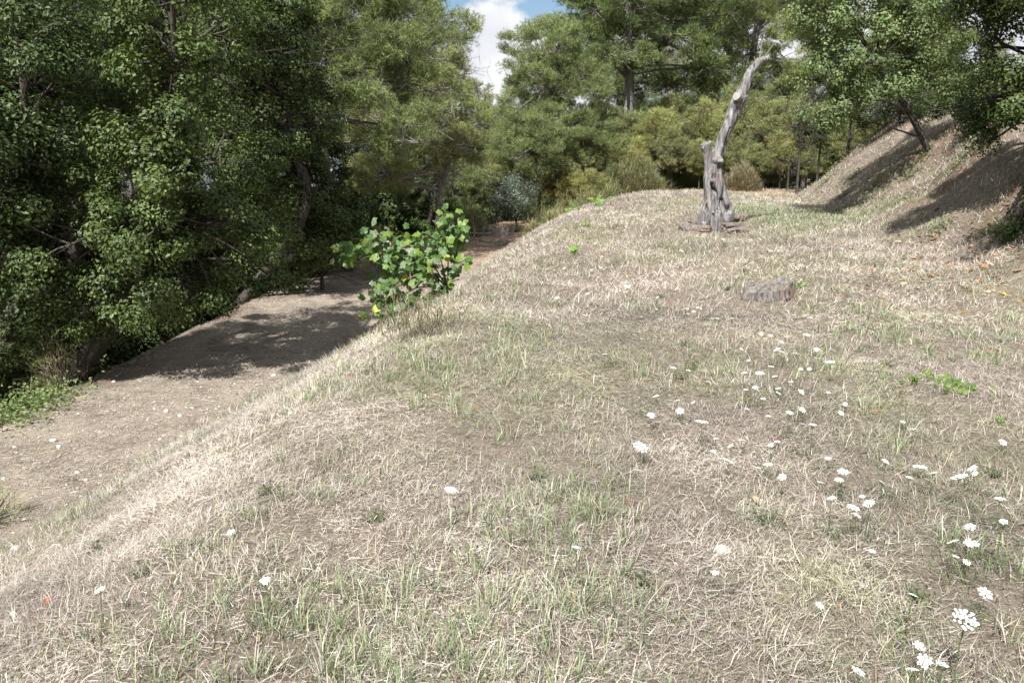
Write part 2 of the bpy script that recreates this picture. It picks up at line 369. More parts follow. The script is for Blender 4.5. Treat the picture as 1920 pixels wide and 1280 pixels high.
# patchiness fields shared by all layers
def greyness(x, y): return np.clip(0.5 + 1.6 * fbm(x * 0.8 + 9, y * 0.8, 3), 0, 1)

# 1. the mat of cut, fallen straw: curved blades near, single slivers further off
def slivers(base, az, el, L, W, col):
    n = len(base); d = np.stack([np.cos(az) * np.cos(el), np.sin(az) * np.cos(el), np.sin(el)], -1)
    s = unit(np.cross(d, rdir(n) + [0, 0, 1.5])) * (W * 0.5)[:, None]
    v = np.stack([base - s, base + s, base + d * L[:, None]], 1); i = np.arange(n)[:, None] * 3
    return v.reshape(-1, 3), i + [0, 1, 2], np.repeat(col, 3, 0)
def mat_points(n, y0, y1, p):
    x, y = sample_plane(n, y0, y1, p); up, bank, right = zone(x, y)
    thin = np.clip(0.95 + 2.0 * fbm(x * 1.1 + 31, y * 1.1, 4), 0.38, 1)      # worn patches where the earth shows
    k = rng.random(n) < up * (y < 28) * thin * (1 - 0.72 * right * np.clip(0.6 + 2 * fbm(x * 1.4, y * 1.4 + 90, 3), 0, 1.6)) * np.where(x > ip(y, RIG_Y, RIG_X) + 3.6, 0, 1)
    x, y, bank = x[k], y[k], bank[k]; n = len(x); g = np.clip(greyness(x, y) + 0.14 - 0.15 * bank, 0, 1)
    col = np.where((rng.random(n) < g)[:, None], pick(GREYST, n, 0.2), pick(STRAW, n, 0.16))
    gm = np.clip(1.5 * fbm(x * 0.75 + 83, y * 0.75 + 11, 4) + 0.15 - 0.4 * bank, 0, 0.75)                       # half-green thatch in patches
    col = np.where((rng.random(n) < gm)[:, None], col * [0.72, 0.82, 0.60], col) * (1.03 + 0.6 * fbm(x * 1.5 + 5, y * 1.5 + 51, 3))[:, None]
    col = np.clip(col, 0.02, 0.85)
    return x, y, col, fbm(x * 1.1 + 3, y * 1.1 + 8, 2) * 7 + rng.normal(0, 1.2, n)
x, y, col, az = mat_points(130000, 1.3, 7.5, 0.9); n = len(x); ws = wscale(y)
push(blades(np.stack([x, y, height(x, y) + rng.random(n) ** 2 * 0.032], -1), az, rng.normal(0.10, 0.28, n), rng.gamma(3.0, 0.018, n).clip(0.02, 0.14), rng.uniform(0.0013, 0.0027, n) * ws, rng.normal(0.15, 0.5, n), col))
x, y, col, az = mat_points(540000, 1.3, 7.5, 0.9); n = len(x); ws = wscale(y)
push(slivers(np.stack([x, y, height(x, y) + rng.random(n) ** 2 * 0.026], -1), az, rng.normal(0.15, 0.32, n), rng.gamma(3.0, 0.012, n).clip(0.012, 0.09), rng.uniform(0.0016, 0.0034, n) * ws, col * 0.95))
x, y, col, az = mat_points(480000, 7.2, 29.5, 0.8); n = len(x); ws = wscale(y)
push(slivers(np.stack([x, y, height(x, y) + rng.random(n) ** 2 * 0.04], -1), az, rng.normal(0.25, 0.38, n), rng.uniform(0.03, 0.095, n) * ws ** 0.25, rng.uniform(0.0028, 0.0055, n) * ws ** 0.6, col))
# 2. short stubble standing in tufts
def stubble(n, y0, y1, near):
    x, y = sample_plane(n, y0, y1, 1.0); up, bank, right = zone(x, y); tuft = fbm(x * 2.3, y * 2.3 + 40, 3)
    keep = rng.random(len(x)) < up * np.clip(0.40 + 2.6 * tuft + 0.2 * bank, 0.03, 1) * np.where(x > ip(y, RIG_Y, RIG_X) + 3.6, 0, 1) * (y < 27.7)
    x, y = x[keep], y[keep]; n = len(x); ws = wscale(y); col = pick(STRAW, n, 0.18); base = np.stack([x, y, height(x, y) - 0.004], -1)
    if near: push(blades(base, rng.random(n) * 2 * pi, rng.uniform(0.5, 1.45, n), rng.uniform(0.04, 0.11, n), rng.uniform(0.0016, 0.0032, n) * ws ** 0.9, rng.uniform(-0.1, 0.7, n), col * 0.93, col * 1.05))
    else: push(slivers(base, rng.random(n) * 2 * pi, rng.uniform(0.5, 1.45, n), rng.uniform(0.05, 0.12, n) * ws ** 0.15, rng.uniform(0.003, 0.006, n) * ws ** 0.6, col))
stubble(60000, 1.3, 8, True); stubble(150000, 7.8, 28.5, False)
# 3. green tufts
cx, cy = sample_plane(13000, 1.5, 27.5, 0.7)
gp = G(1480, 402)[0]; cx = np.concatenate([cx, gp[0] + rng.normal(0, 1.0, 2400)]); cy = np.concatenate([cy, gp[1] + rng.normal(0, 1.9, 2400)])
for px, py, rx, ry, m in ((1000, 980, .16, .28, 60), (1080, 890, .14, .26, 40), (990, 1190, .25, .14, 60), (700, 1150, .2, .16, 36), (980, 655, .2, .4, 44), (640, 900, .16, .3, 36), (420, 1000, .14, .2, 26), (1420, 970, .14, .16, 28), (860, 760, .2, .3, 34), (600, 735, .25, .4, 40), (1700, 640, .5, .6, 50), (1850, 655, .4, .6, 50), (1905, 1080, .1, .12, 22), (560, 1210, .2, .12, 26), (1100, 560, .5, .9, 60), (1310, 440, .5, 1.0, 60), (1210, 1000, .12, .14, 16)):
    p_ = G(px, py)[0]; m = int(m * 0.6); cx = np.concatenate([cx, p_[0] + rng.normal(0, rx * 1.35, m)]); cy = np.concatenate([cy, p_[1] + rng.normal(0, ry * 1.35, m)])
up, bank, right = zone(cx, cy)
lush = 0
def spot(px, py, rx, ry, a):
    p = G(px, py)[0]; return a * np.exp(-((cx - p[0]) / rx) ** 2 - ((cy - p[1]) / ry) ** 2)
for s in ((1480, 402, 1.2, 2.2, 3.2), (1400, 400, 0.7, 1.4, 2.4), (1200, 400, 0.8, 1.3, .7), (1000, 980, 0.3, 0.45, 2.4), (1080, 900, 0.25, 0.4, 1.5), (1000, 1180, .45, .3, 1.8), (700, 1150, .35, .3, 1.6), (980, 650, .3, .6, 1.8),
          (640, 900, .3, .5, 1.6), (420, 1000, .25, .4, 1.4), (1700, 640, .8, .9, 1.3), (1850, 650, .5, .8, 1.4), (1420, 970, .25, .3, 1.5), (860, 760, .3, .5, 1.4), (600, 730, .35, .6, 1.3), (760, 660, .4, .6, 1.2), (1900, 1080, .2, .25, 1.6), (540, 1200, .3, .2, 1.2), (1300, 470, 0.5, 1.0, .9), (820, 730, .4, .5, 1.2), (1640, 830, .4, .5, 1.0)):
    lush = lush + spot(*s)
prob = up * np.clip(0.13 + 0.95 * fbm(cx * 0.9 + 60, cy * 0.9, 3) + 0.72 * lush, 0.0, 1) * (1 - 0.3 * right)
keep = rng.random(len(cx)) < prob * (cy < 27.0); cx, cy = cx[keep], cy[keep]; lu = lush[keep]
nb = np.where(cy > 9, rng.integers(7, 14, len(cx)), rng.integers(9, 26, len(cx))); k = np.repeat(np.arange(len(cx)), nb); n = len(k)
spread = rng.uniform(0.02, 0.07, len(cx)) * wscale(cy) ** 0.4; a0 = rng.random(n) * 2 * pi; rr = np.abs(rng.normal(0, 1, n)) * spread[k]
x = cx[k] + np.cos(a0) * rr; y = cy[k] + np.sin(a0) * rr; ws = wscale(y)
hh = rng.uniform(0.05, 0.155, len(cx))[k] * rng.uniform(0.6, 1.15, n)
tone = rng.random(len(cx))[k] * 0.5; cg = pick(GREEN, n, 0.15); cs = pick(STRAW, n); dry = (rng.random(n) < 0.32 * (1 - 0.55 * np.clip(lu[k], 0, 1)))[:, None]
col = np.where(dry, cs, cg * (1 + tone[:, None] * 0.35)); tipc = np.where(rng.random((n, 1)) < 0.3, cs, col * 1.12)
push(blades(np.stack([x, y, height(x, y) - 0.005], -1), a0 + rng.normal(0, 0.7, n), rng.uniform(0.85, 1.5, n), hh, rng.uniform(0.0024, 0.0044, n) * ws ** 0.75, rng.uniform(0.0, 0.9, n), col, tipc))
# 4. thin blades and low herbs between, some green, some rust
x, y = sample_plane(150000, 1.4, 28, 0.9); up, bank, right = zone(x, y)
keep = rng.random(len(x)) < up * np.clip(0.45 + 1.9 * fbm(x * 0.9 + 60, y * 0.9, 3), 0, 1) * (y < 27.3) * np.where(x > ip(y, RIG_Y, RIG_X) + 3.4, 0, 1); x, y = x[keep], y[keep]; n = len(x); ws = wscale(y)
pal = pick(GREEN + [(0.27, 0.20, 0.10), (0.13, 0.13, 0.08), (0.10, 0.13, 0.07), (0.34, 0.24, 0.13)], n, 0.15)
b_ = np.stack([x, y, height(x, y) - 0.003], -1)
push(slivers(b_, rng.random(n) * 6.28, rng.uniform(0.2, 1.4, n), rng.uniform(0.03, 0.12, n), rng.uniform(0.0028, 0.006, n) * ws ** 0.7, pal))
print('upper grass blades', sum(len(a) for a in F) // 3)
ob('grass', np_mesh('grass', np.concatenate(V), np.concatenate(F), np.concatenate(C), [M_straw]), kind='stuff', label='mown dry straw and green grass tufts covering the upper terrace', category='grass')
# 5. litter of straw and needles on the lower strip
V, F, C = [], [], []
n = 110000; y = 3.5 * (27 / 3.5) ** rng.random(n); xb, xt, xo, xr = regions(y * 0, y); x = xo - 0.3 + (xt - xo + 0.7) * rng.random(n)
keep = rng.random(n) < np.clip(0.6 + 1.3 * fbm(x * 1.2, y * 1.2 + 12, 3), 0.12, 1); x, y = x[keep], y[keep]; n = len(x)
push(slivers(np.stack([x, y, height(x, y) + 0.002 + rng.random(n) * 0.012], -1), rng.random(n) * 6.28, rng.normal(0.10, 0.16, n), rng.uniform(0.02, 0.075, n), rng.uniform(0.002, 0.0045, n) * wscale(y) ** 0.7, pick(GREYST + STRAW[:4] + [(0.30, 0.19, 0.11)], n, .2)))
ob('straw_litter', np_mesh('straw_litter', np.concatenate(V), np.concatenate(F), np.concatenate(C), [M_straw]), kind='stuff', label='thin scatter of dry straw on the lower earth strip', category='litter')

# ------------------------------------------------------------------ trees
def leaves(c, nrm, L, W, col, r=rng, fold=0.25):
    n = len(c); nrm = unit(nrm); a = unit(np.cross(nrm, rdir(n, r))); b = np.cross(nrm, a)
    L = np.broadcast_to(L, n)[:, None]; W = np.broadcast_to(W, n)[:, None]
    v = np.stack([c - a * L * .5, c + b * W * .5 + a * L * .08 + nrm * W * fold, c + a * L * .5, c - b * W * .5 + a * L * .08 + nrm * W * fold], 1)
    i = np.arange(n)[:, None] * 4
    return v.reshape(-1, 3), np.concatenate([i + [0, 1, 2], i + [0, 2, 3]]), np.repeat(col, 4, 0)
def needles(tip, d, col, L=0.09, W=0.013, k=8, r=rng):
    """a brush of k needles round every shoot tip"""
    n = len(tip); d = np.repeat(unit(d), k, 0); t0 = np.repeat(tip, k, 0) - d * r.uniform(0, 0.09, (n * k, 1))
    e = unit(d * r.uniform(0.5, 1.2, (n * k, 1)) + rdir(n * k, r)); s = unit(np.cross(e, rdir(n * k, r))) * (W * 0.5)
    l = (L * r.uniform(0.7, 1.2, (n * k, 1)))
    v = np.stack([t0 - s, t0 + s, t0 + e * l], 1); i = np.arange(n * k)[:, None] * 3
    return v.reshape(-1, 3), i + [0, 1, 2], np.repeat(np.repeat(col, k, 0), 3, 0)
def bez(a, b, c, m):
    t = np.linspace(0, 1, m)[:, None]; return (1 - t) ** 2 * a + 2 * t * (1 - t) * b + t * t * c
PAL = dict(
    oak=[(0.050, 0.080, 0.022), (0.072, 0.106, 0.030), (0.034, 0.056, 0.016), (0.095, 0.128, 0.040), (0.058, 0.084, 0.028)],
    pine=[(0.189, 0.229, 0.095), (0.159, 0.201, 0.083), (0.226, 0.259, 0.110), (0.128, 0.168, 0.073), (0.250, 0.268, 0.128)],
    dpine=[(0.088, 0.127, 0.059), (0.110, 0.149, 0.064), (0.073, 0.110, 0.057), (0.149, 0.182, 0.079)],
    young=[(0.215, 0.245, 0.095), (0.175, 0.210, 0.088), (0.255, 0.265, 0.120), (0.145, 0.175, 0.080), (0.260, 0.215, 0.130)],
    decid=[(0.121, 0.182, 0.067), (0.155, 0.209, 0.087), (0.097, 0.143, 0.055), (0.178, 0.228, 0.103), (0.201, 0.216, 0.097)],
    olive=[(0.105, 0.130, 0.092), (0.140, 0.165, 0.122), (0.080, 0.105, 0.074), (0.175, 0.200, 0.160)],
    brush=[(0.130, 0.110, 0.072), (0.165, 0.135, 0.088), (0.105, 0.115, 0.062), (0.140, 0.155, 0.076)])
STYLE = dict(   # clump radius, clumps per square metre of blob surface, pieces per clump, leaf length / width, material
    oak=(0.25, 3.1, 360, 0.052, 0.033, M_oak), decid=(0.28, 4.0, 170, 0.064, 0.045, M_soft), olive=(0.30, 4.5, 150, 0.055, 0.022, M_oak),
    pine=(0.36, 2.8, 74, 0.125, 0.0115, M_pine), dpine=(0.40, 2.2, 62, 0.13, 0.017, M_pine), young=(0.30, 3.8, 56, 0.115, 0.012, M_pine), brush=(0.35, 2.2, 60, 0.035, 0.025, M_soft))
def build_tree(name, label, category, group, trunk, r0, blobs, style, seed, bare=0, dens=1.0, bark=None, size=1.0, twigr=0.006, limbs_per=3, lower=0.0):
    """trunk: world points, blobs: (centre, radii) ellipsoids of the crown; every clump hangs on a branch that leaves a limb"""
    r = np.random.default_rng(seed); base = np.array(trunk[0], float); T = np.array(trunk, float) - base
    cr, cps, per, L, W, mat = STYLE[style]; L *= size; W *= size
    pal = np.array(PAL[style]); tv, tf = smooth_tube(T, np.linspace(r0, r0 * 0.45, len(T)), 8, wob=0.07, seed=seed)
    CL, CB = [], []
    seg0, seg1, s0, s1 = [], [], [], []
    def path(pts, ra, rb):
        rad = np.linspace(ra, rb, len(pts))
        for i in range(len(pts) - 1): seg0.append(pts[i]); seg1.append(pts[i + 1]); s0.append(rad[i]); s1.append(rad[i + 1])
    for bc_, br in blobs:
        bc_ = np.array(bc_, float) - base; br = np.array(br, float)
        surf = 4 * pi * ((br[0] * br[1]) ** 1.6 / 3 + (br[0] * br[2]) ** 1.6 / 3 + (br[1] * br[2]) ** 1.6 / 3) ** (1 / 1.6)
        nc = max(5, int(surf * cps * dens)); d = rdir(nc, r); rad = r.uniform(0.35, 1.0, (nc, 1)) ** 0.55
        cc = bc_ + d * br * rad + r.normal(0, 0.06, (nc, 3)); limbs = []
        for k in range(limbs_per):
            zt = bc_[2] - r.uniform(0.3, 1.1) * br[2] - np.hypot(*(bc_[:2] - T[-1][:2])) * 0.25
            i = int(np.argmin(np.abs(T[:, 2] - zt))) if len(T) > 2 else len(T) - 1
            j = min(i + 1, len(T) - 1); st = T[i] + (T[j] - T[i]) * r.random(); en = bc_ + rdir(1, r)[0] * br * 0.55
            md = (st + en) / 2 + np.array([0, 0, r.uniform(-0.05, 0.25)]) * np.linalg.norm(en - st) + r.normal(0, 0.1, 3)
            pts = bez(st, md, en, 8); limbs.append(pts); path(pts, r0 * 0.27, max(0.010, r0 * 0.10))
        LP = np.concatenate(limbs)
        for c in cc:
            i = int(np.argmin(np.linalg.norm(LP - c, axis=1) + r.random(len(LP)) * 0.5)); s = LP[i]
            pts = bez(s, (s + c) / 2 + r.normal(0, 0.08, 3) * np.linalg.norm(c - s), c, 4); path(pts, max(0.008, r0 * 0.09), twigr)
        for _ in range(int(bare * nc)):
            s = LP[r.integers(len(LP))]; e = s + (rdir(1, r)[0] * [1, 1, 0.5] + [0, 0, -0.1]) * r.uniform(0.5, 1.3); mid_ = (s + e) / 2 + r.normal(0, 0.1, 3)
            path(bez(s, mid_, e, 4), 0.012, 0.004)
            for q in range(3):
                s2 = bez(s, mid_, e, 5)[r.integers(1, 5)]; path(np.array([s2, s2 + rdir(1, r)[0] * r.uniform(0.15, 0.4)]), 0.006, 0.003)
        CL.append(cc); CB.append(np.repeat(bc_[None], nc, 0))
    bv, bf = tubes(seg0, seg1, s0, s1, 4)
    cc, cb = np.concatenate(CL), np.concatenate(CB); nc = len(cc); npc = (per * r.uniform(0.6, 1.3, nc)).astype(int)
    k = np.repeat(np.arange(nc), npc); n = len(k); rad = cr * r.uniform(0.7, 1.3, nc)[k]; off = rdir(n, r) * (r.random((n, 1)) ** 0.45)
    flat = np.array([1, 1, 0.62]) if 'pine' in style or style == 'young' else np.array([1, 1, 0.85])
    p = cc[k] + off * rad[:, None] * flat
    outw = unit(cc - cb)[k]; tone = (1 + r.normal(0, 0.16, nc))[k][:, None]
    col = np.clip(pal[r.integers(0, len(pal), n)] * tone * (1 + r.normal(0, 0.14, (n, 1))), 0.008, 0.6)
    root = empty(name, base, label, category, group)
    to = ob('trunk', np_mesh('trunk', tv, np.array(tf), mats=[bark or M_bark]), root); ob('branchwork', np_mesh('branchwork', bv, bf, mats=[bark or M_bark]), to, kind='stuff')
    if mat is M_pine:
        g = needles(p, off * 0.8 + outw * 0.7 + [0, 0, 0.55], col, L, W, 8, r)
    else:
        g = leaves(p, off * 1.0 + outw * 0.45 + [0, 0, 0.45] + r.normal(0, 0.36, (n, 3)), L * r.uniform(0.5, 1.35, n), W * r.uniform(0.55, 1.3, n), col, r)
    ob('crown', np_mesh('crown', g[0], g[1], g[2], [mat]), root, kind='stuff')
    return root
def copy_tree(root, loc, rotz, sc, label=None, group=None):
    c = root.copy(); link(c); c.location = loc; c.rotation_euler = (0, 0, rotz); c.scale = (sc, sc, sc * random.uniform(0.92, 1.1))
    if label: c['label'] = label
    if group: c['group'] = group
    for ch in root.children:
        d = ch.copy(); link(d); d.parent = c
        for sub in ch.children: e = sub.copy(); link(e); e.parent = d
    return c
def B(px, py, rx, ry, y, depth=None):
    """crown blob from its outline in the photograph at ground distance y"""
    s = y / CT / FPX * 0.985; return (P(px, py, y), (rx * s, depth or max(rx, ry) * s * 0.9, ry * s))
def where_wood(x, y):
    if x < -1.5: return 'beside the big overhanging oak' if y < 12 else 'behind the big overhanging oak' if y < 16 else 'under the leaning pale-limbed pine' if y < 21 else 'near the small dark-trunked pine' if y < 27 else 'far behind the small dark-trunked pine'
    return 'behind the olive-grey shrub' if x < 1.6 else 'behind the far tussocks' if x < 4 else 'behind the round broom bush' if x < 6.5 else 'behind the dead tree' if x < 9 else 'beyond the clay path' if x < 13 else 'above the right bank'
def gz(x, y, d=0.08): return np.array([x, y, float(height(x, y)) - d])

# --- left: the evergreen oaks on the edge of the strip
build_tree('evergreen_oak', 'big dark evergreen oak overhanging the shaded earth strip', 'tree', 'evergreen oaks left of the strip',
    [gz(-6.0, 9.6), P(255, 520, 9.7), P(262, 380, 9.6), P(300, 230, 9.3), P(330, 110, 9.0)], 0.14,
    [B(275, 285, 100, 90, 8.7), B(140, 430, 130, 110, 9.0), B(400, 440, 115, 120, 9.6), B(290, 545, 140, 70, 9.4), B(450, 280, 75, 80, 11.6), B(330, 150, 100, 75, 9.6), B(385, 60, 75, 60, 10.4), B(480, 420, 60, 80, 11.4), B(280, -60, 130, 80, 8.8), B(150, 575, 90, 60, 9.0), B(500, 500, 70, 50, 11), B(370, 425, 90, 60, 9.1), B(290, 440, 80, 60, 8.9), B(320, 135, 70, 60, 8.6), B(265, 60, 70, 60, 9.0), B(310, 330, 60, 50, 8.5), B(330, 230, 60, 50, 8.6)],
    'oak', 21, bare=0.10)
build_tree('evergreen_oak', 'evergreen oak with leaves down to the green undergrowth beside dry broom', 'tree', 'evergreen oaks left of the strip',
    [gz(-7.4, 9.0), P(60, 480, 9.4), P(50, 300, 9.3), P(45, 120, 9.2)], 0.11,
    [B(50, 160, 90, 120, 9.2), B(40, 330, 100, 110, 8.9), B(20, 500, 100, 100, 8.8), B(120, 300, 60, 90, 9.6), B(-90, 250, 110, 200, 8.6), B(60, 30, 110, 70, 9.5)],
    'oak', 22, bare=0.12)
oak3 = build_tree('evergreen_oak', 'shaded evergreen oak between the big oak and the leaning pine', 'tree', 'evergreen oaks left of the strip',
    [gz(-6.6, 14.5), P(560, 420, 14.6), P(540, 260, 14.5), P(520, 150, 14.4)], 0.13,
    [B(520, 250, 80, 90, 14.3), B(560, 400, 90, 90, 14.8), B(480, 140, 90, 80, 14.6), B(620, 450, 70, 60, 15.5), B(430, 240, 100, 100, 15), B(385, 110, 80, 70, 12.6), B(450, 120, 70, 60, 13.6), B(430, 40, 80, 60, 13.0)],
    'oak', 23, bare=0.2, dens=0.8, size=1.15)

# --- pines
pineE = build_tree('aleppo_pine', 'pine with pale limbs sweeping up to the right beside the sky gap', 'tree', 'pines behind the terraces',
    [gz(-6.4, 19.5), P(600, 330, 19.7), P(606, 200, 19.6), P(612, 110, 19.5), P(640, 20, 19.5), P(680, -80, 19.5)], 0.15,
    [B(760, 70, 90, 60, 19.0), B(700, 150, 100, 60, 18.6), B(800, 160, 55, 60, 19.2), B(640, 60, 90, 60, 19), B(560, 20, 90, 60, 19), B(720, -20, 90, 50, 19.5), B(590, 170, 80, 50, 18.8), B(760, 250, 80, 45, 18.5), B(640, -90, 120, 60, 19.5), B(800, -50, 40, 60, 20)],
    'pine', 31, bare=0.9, bark=M_pbark, dens=0.82)
pineH = build_tree('aleppo_pine', 'small dark-trunked pine with drooping grey twigs behind the vine', 'tree', 'pines behind the terraces',
    [gz(-2.2, 24.0), P(824, 360, 24), P(838, 318, 24), P(850, 250, 24), P(846, 160, 24)], 0.11,
    [B(830, 200, 55, 60, 24), B(870, 270, 50, 40, 23.6), B(780, 290, 70, 40, 23.6), B(840, 130, 40, 50, 24.4), B(720, 330, 70, 35, 22), B(700, 250, 70, 50, 23)],
    'young', 32, bare=1.2, bark=M_pbark)
pineA = build_tree('aleppo_pine', 'dense yellow-green pine just right of the cloudy sky gap', 'tree', 'pines behind the terraces',
    [gz(2.0, 29.5), P(1055, 300, 29.6), P(1050, 200, 29.5), P(1040, 100, 29.5)], 0.17,
    [B(1040, 90, 60, 60, 29.5), B(1000, 165, 70, 60, 29), B(1080, 170, 70, 60, 29.5), B(1020, 235, 80, 40, 28.4), B(960, 250, 40, 30, 29.4), B(990, 290, 80, 40, 28), B(1100, 255, 60, 50, 29)],
    'pine', 33, bare=0.45, bark=M_pbark, dens=1.05)
pineB = build_tree('aleppo_pine', 'tall broad pine with dark trunk and layered shady boughs', 'tree', 'pines behind the terraces',
    [gz(5.2, 33.5), P(1180, 240, 33.5), P(1180, 160, 33.5), P(1178, 60, 33.5), P(1186, -60, 33.5), P(1196, -160, 33.5)], 0.23,
    [B(1180, 20, 110, 34, 33), B(1090, 65, 55, 26, 33), B(1280, 85, 90, 34, 32.6), B(1170, 105, 70, 22, 31.6), B(1320, 30, 90, 34, 33.6), B(1120, 120, 60, 20, 33), B(1180, -70, 150, 40, 33.5), B(1330, 140, 70, 24, 33.4), B(1100, -20, 70, 24, 34), B(1240, 150, 50, 18, 34), B(1330, -60, 110, 40, 33)],
    'dpine', 34, bare=0.2, bark=M_pbark, dens=0.66)
pineC = build_tree('aleppo_pine', 'tall pine rising behind the dead trunk', 'tree', 'pines behind the terraces',
    [gz(10.0, 35.0), P(1400, 220, 35), P(1410, 120, 35), P(1425, 10, 35), P(1440, -90, 35)], 0.2,
    [B(1420, 60, 70, 45, 34.6), B(1480, 20, 70, 50, 35), B(1390, 130, 60, 30, 34.5), B(1470, 120, 60, 35, 34), B(1400, -40, 80, 50, 35), B(1520, -30, 80, 60, 35), B(1380, 200, 50, 26, 35), B(1450, 200, 50, 40, 33)],
    'pine', 35, bare=0.2, bark=M_pbark, dens=0.62)
build_tree('aleppo_pine', 'slender pale pine at the foot of the sky gap', 'tree', 'pines behind the terraces',
    [gz(-1.6, 40.0, 0.3), P(900, 330, 40), P(898, 230, 40), P(892, 150, 40)], 0.12,
    [B(896, 175, 26, 34, 40), B(910, 240, 32, 40, 40), B(880, 280, 30, 30, 39), B(900, 330, 40, 40, 40)], 'young', 36, bare=0.5, bark=M_pbark)
# copies fill the wood further back
def wood(proto, spots, label, group):
    for (x, y, s, a) in spots: copy_tree(proto, gz(x, y, 0.3), a, s, label + ' ' + where_wood(x, y), group)
wood(pineE, [(-11.5, 14.5, 1.0, 0.8), (-10, 22, 1.25, 2.1), (-15, 19, 1.3, 3.9), (-8.5, 28, 1.3, 5.0), (-13.5, 27, 1.4, 1.2), (-17, 12, 1.2, 0.2), (-10.5, 10.5, 0.8, 4.4), (-19, 26, 1.4, 2.7), (-11, 34, 1.4, 0.3), (-18, 36, 1.5, 4.0), (-6.2, 36, 1.2, 5.5), (-22, 20, 1.5, 1.0), (-9, 42, 1.5, 2.4)], 'pine crowded deep in the shady wood', 'pines deep in the wood')
wood(pineA, [(14.5, 31, 1.15, 1.2), (18, 26, 1.1, 3.0), (12.5, 42, 1.2, 4.1), (20, 36, 1.2, 0.4), (-5.5, 33, 1.0, 2.2), (17, 21.5, 0.9, 5.2), (3.2, 37, 0.85, 2.9), (0.2, 33, 0.8, 4.5), (8.0, 40, 0.9, 1.0), (15, 47, 1.3, 2.2), (22, 28, 1.2, 0.1), (-1.2, 38, 1.12, 0.6), (-3.4, 42, 1.3, 3.6), (0.8, 45, 1.25, 1.5), (6.4, 43, 0.95, 4.8), (9.8, 45, 1.0, 2.6), (11.6, 38.5, 0.95, 3.3), (-2.2, 30.5, 0.72, 5.9), (21, 18, 1.0, 1.9)], 'back row pine showing between nearer crowns', 'back row pines')
wood(oak3, [(-7.3, 15.8, 1.25, 0.3), (-9.4, 20.5, 1.4, 4.3), (-8.2, 13.2, 1.25, 2.2), (-9.6, 12.2, 1.15, 1.7), (-9.0, 17.5, 1.1, 3.1), (-6.9, 24.5, 0.9, 4.6), (-12.8, 9.0, 1.2, 0.9), (-4.6, 28.5, 0.85, 5.6), (-9.2, 7.6, 0.9, 2.6), (-11.5, 19.5, 1.2, 5.1), (-14, 14, 1.3, 3.3), (-8.3, 21, 1.0, 0.5), (-12, 24, 1.2, 2.0), (-9.8, 27, 1.3, 4.0), (-6.8, 30, 1.2, 1.4), (-16, 23, 1.5, 0.7), (-10.5, 15.5, 1.3, 5.7)], 'evergreen oak filling the deep shade', 'oaks deep in the wood')

wood(pineC, [(4.2, 41, 1.3, 0.9), (7.4, 40, 1.35, 2.7), (10.8, 42, 1.3, 4.4), (1.8, 43, 1.1, 5.5), (13.5, 38, 1.2, 1.6), (16.5, 33, 1.15, 3.7)], 'tall pine filling the skyline', 'skyline pines')
copy_tree(pineA, gz(-7.6, 9.3, 0.3), 1.0, 0.95, 'pine added for shade beside the near end of the big overhanging oak', 'pines deep in the wood')  # added pine, meant to stand left of the view and shade the strip
copy_tree(pineB, gz(-9.6, 12.8, 0.3), 3.4, 0.95, 'tall layered pine behind the big overhanging oak', 'pines deep in the wood')
# --- right: deciduous tree on the bank and the dark oak at its side
tb = G(1742, 282)[0]; ty = tb[1]
build_tree('oak_tree', 'leaning light green tree growing out of the right bank', 'tree', None,
    [tb - [0, 0, .08], P(1716, 232, ty - .1), P(1690, 188, ty - .2), P(1664, 160, ty - .3), P(1640, 110, ty - .4)], 0.075,
    [B(1640, 75, 110, 60, ty - .8), B(1560, 125, 60, 50, ty - 1.1), B(1580, 195, 50, 40, ty - 1.1), B(1525, 225, 30, 34, ty - 1.2), B(1720, 70, 80, 70, ty - .4), B(1700, -20, 110, 50, ty - .4), B(1760, 140, 70, 50, ty), B(1560, 30, 70, 40, ty - 1), B(1660, 165, 60, 30, ty - .8), B(1560, -50, 90, 50, ty - 1)],
    'decid', 41, bare=0.2, dens=0.85, limbs_per=1)
build_tree('evergreen_oak', 'dark evergreen oak shading the upper right bank', 'tree', 'evergreen oaks on the right bank',
    [gz(9.6, 12.4), P(2060, 200, 12.0), P(2030, 80, 11.8), P(2010, -40, 11.6)], 0.15,
    [B(1900, 70, 80, 90, 11.6), B(1900, 190, 70, 60, 11.5), B(1955, 235, 60, 55, 11.6), B(1990, -60, 140, 90, 10.8), B(2080, 100, 130, 130, 11), B(1880, -40, 80, 70, 11.8), B(1866, 240, 40, 36, 12.2), B(1846, 150, 56, 70, 13), B(1836, 210, 40, 40, 13.4), B(2140, -80, 150, 120, 10.4), B(2070, -70, 110, 80, 9.0), B(2200, -40, 150, 120, 8.8), B(2050, -115, 85, 60, 8.2), B(1825, 0, 65, 55, 11.6), B(1800, -75, 80, 60, 11.3)],
    'oak', 42, bare=0.1, dens=0.88)
build_tree('evergreen_oak', 'low dark oak shoots sprouting from the shaded bank foot', 'shrub', 'evergreen oaks on the right bank',
    [G(1915, 470)[0], P(1912, 430, 10.6), P(1908, 400, 10.6)], 0.03, [B(1930, 405, 26, 30, 10.6), B(1965, 380, 40, 40, 10.8)], 'oak', 43)

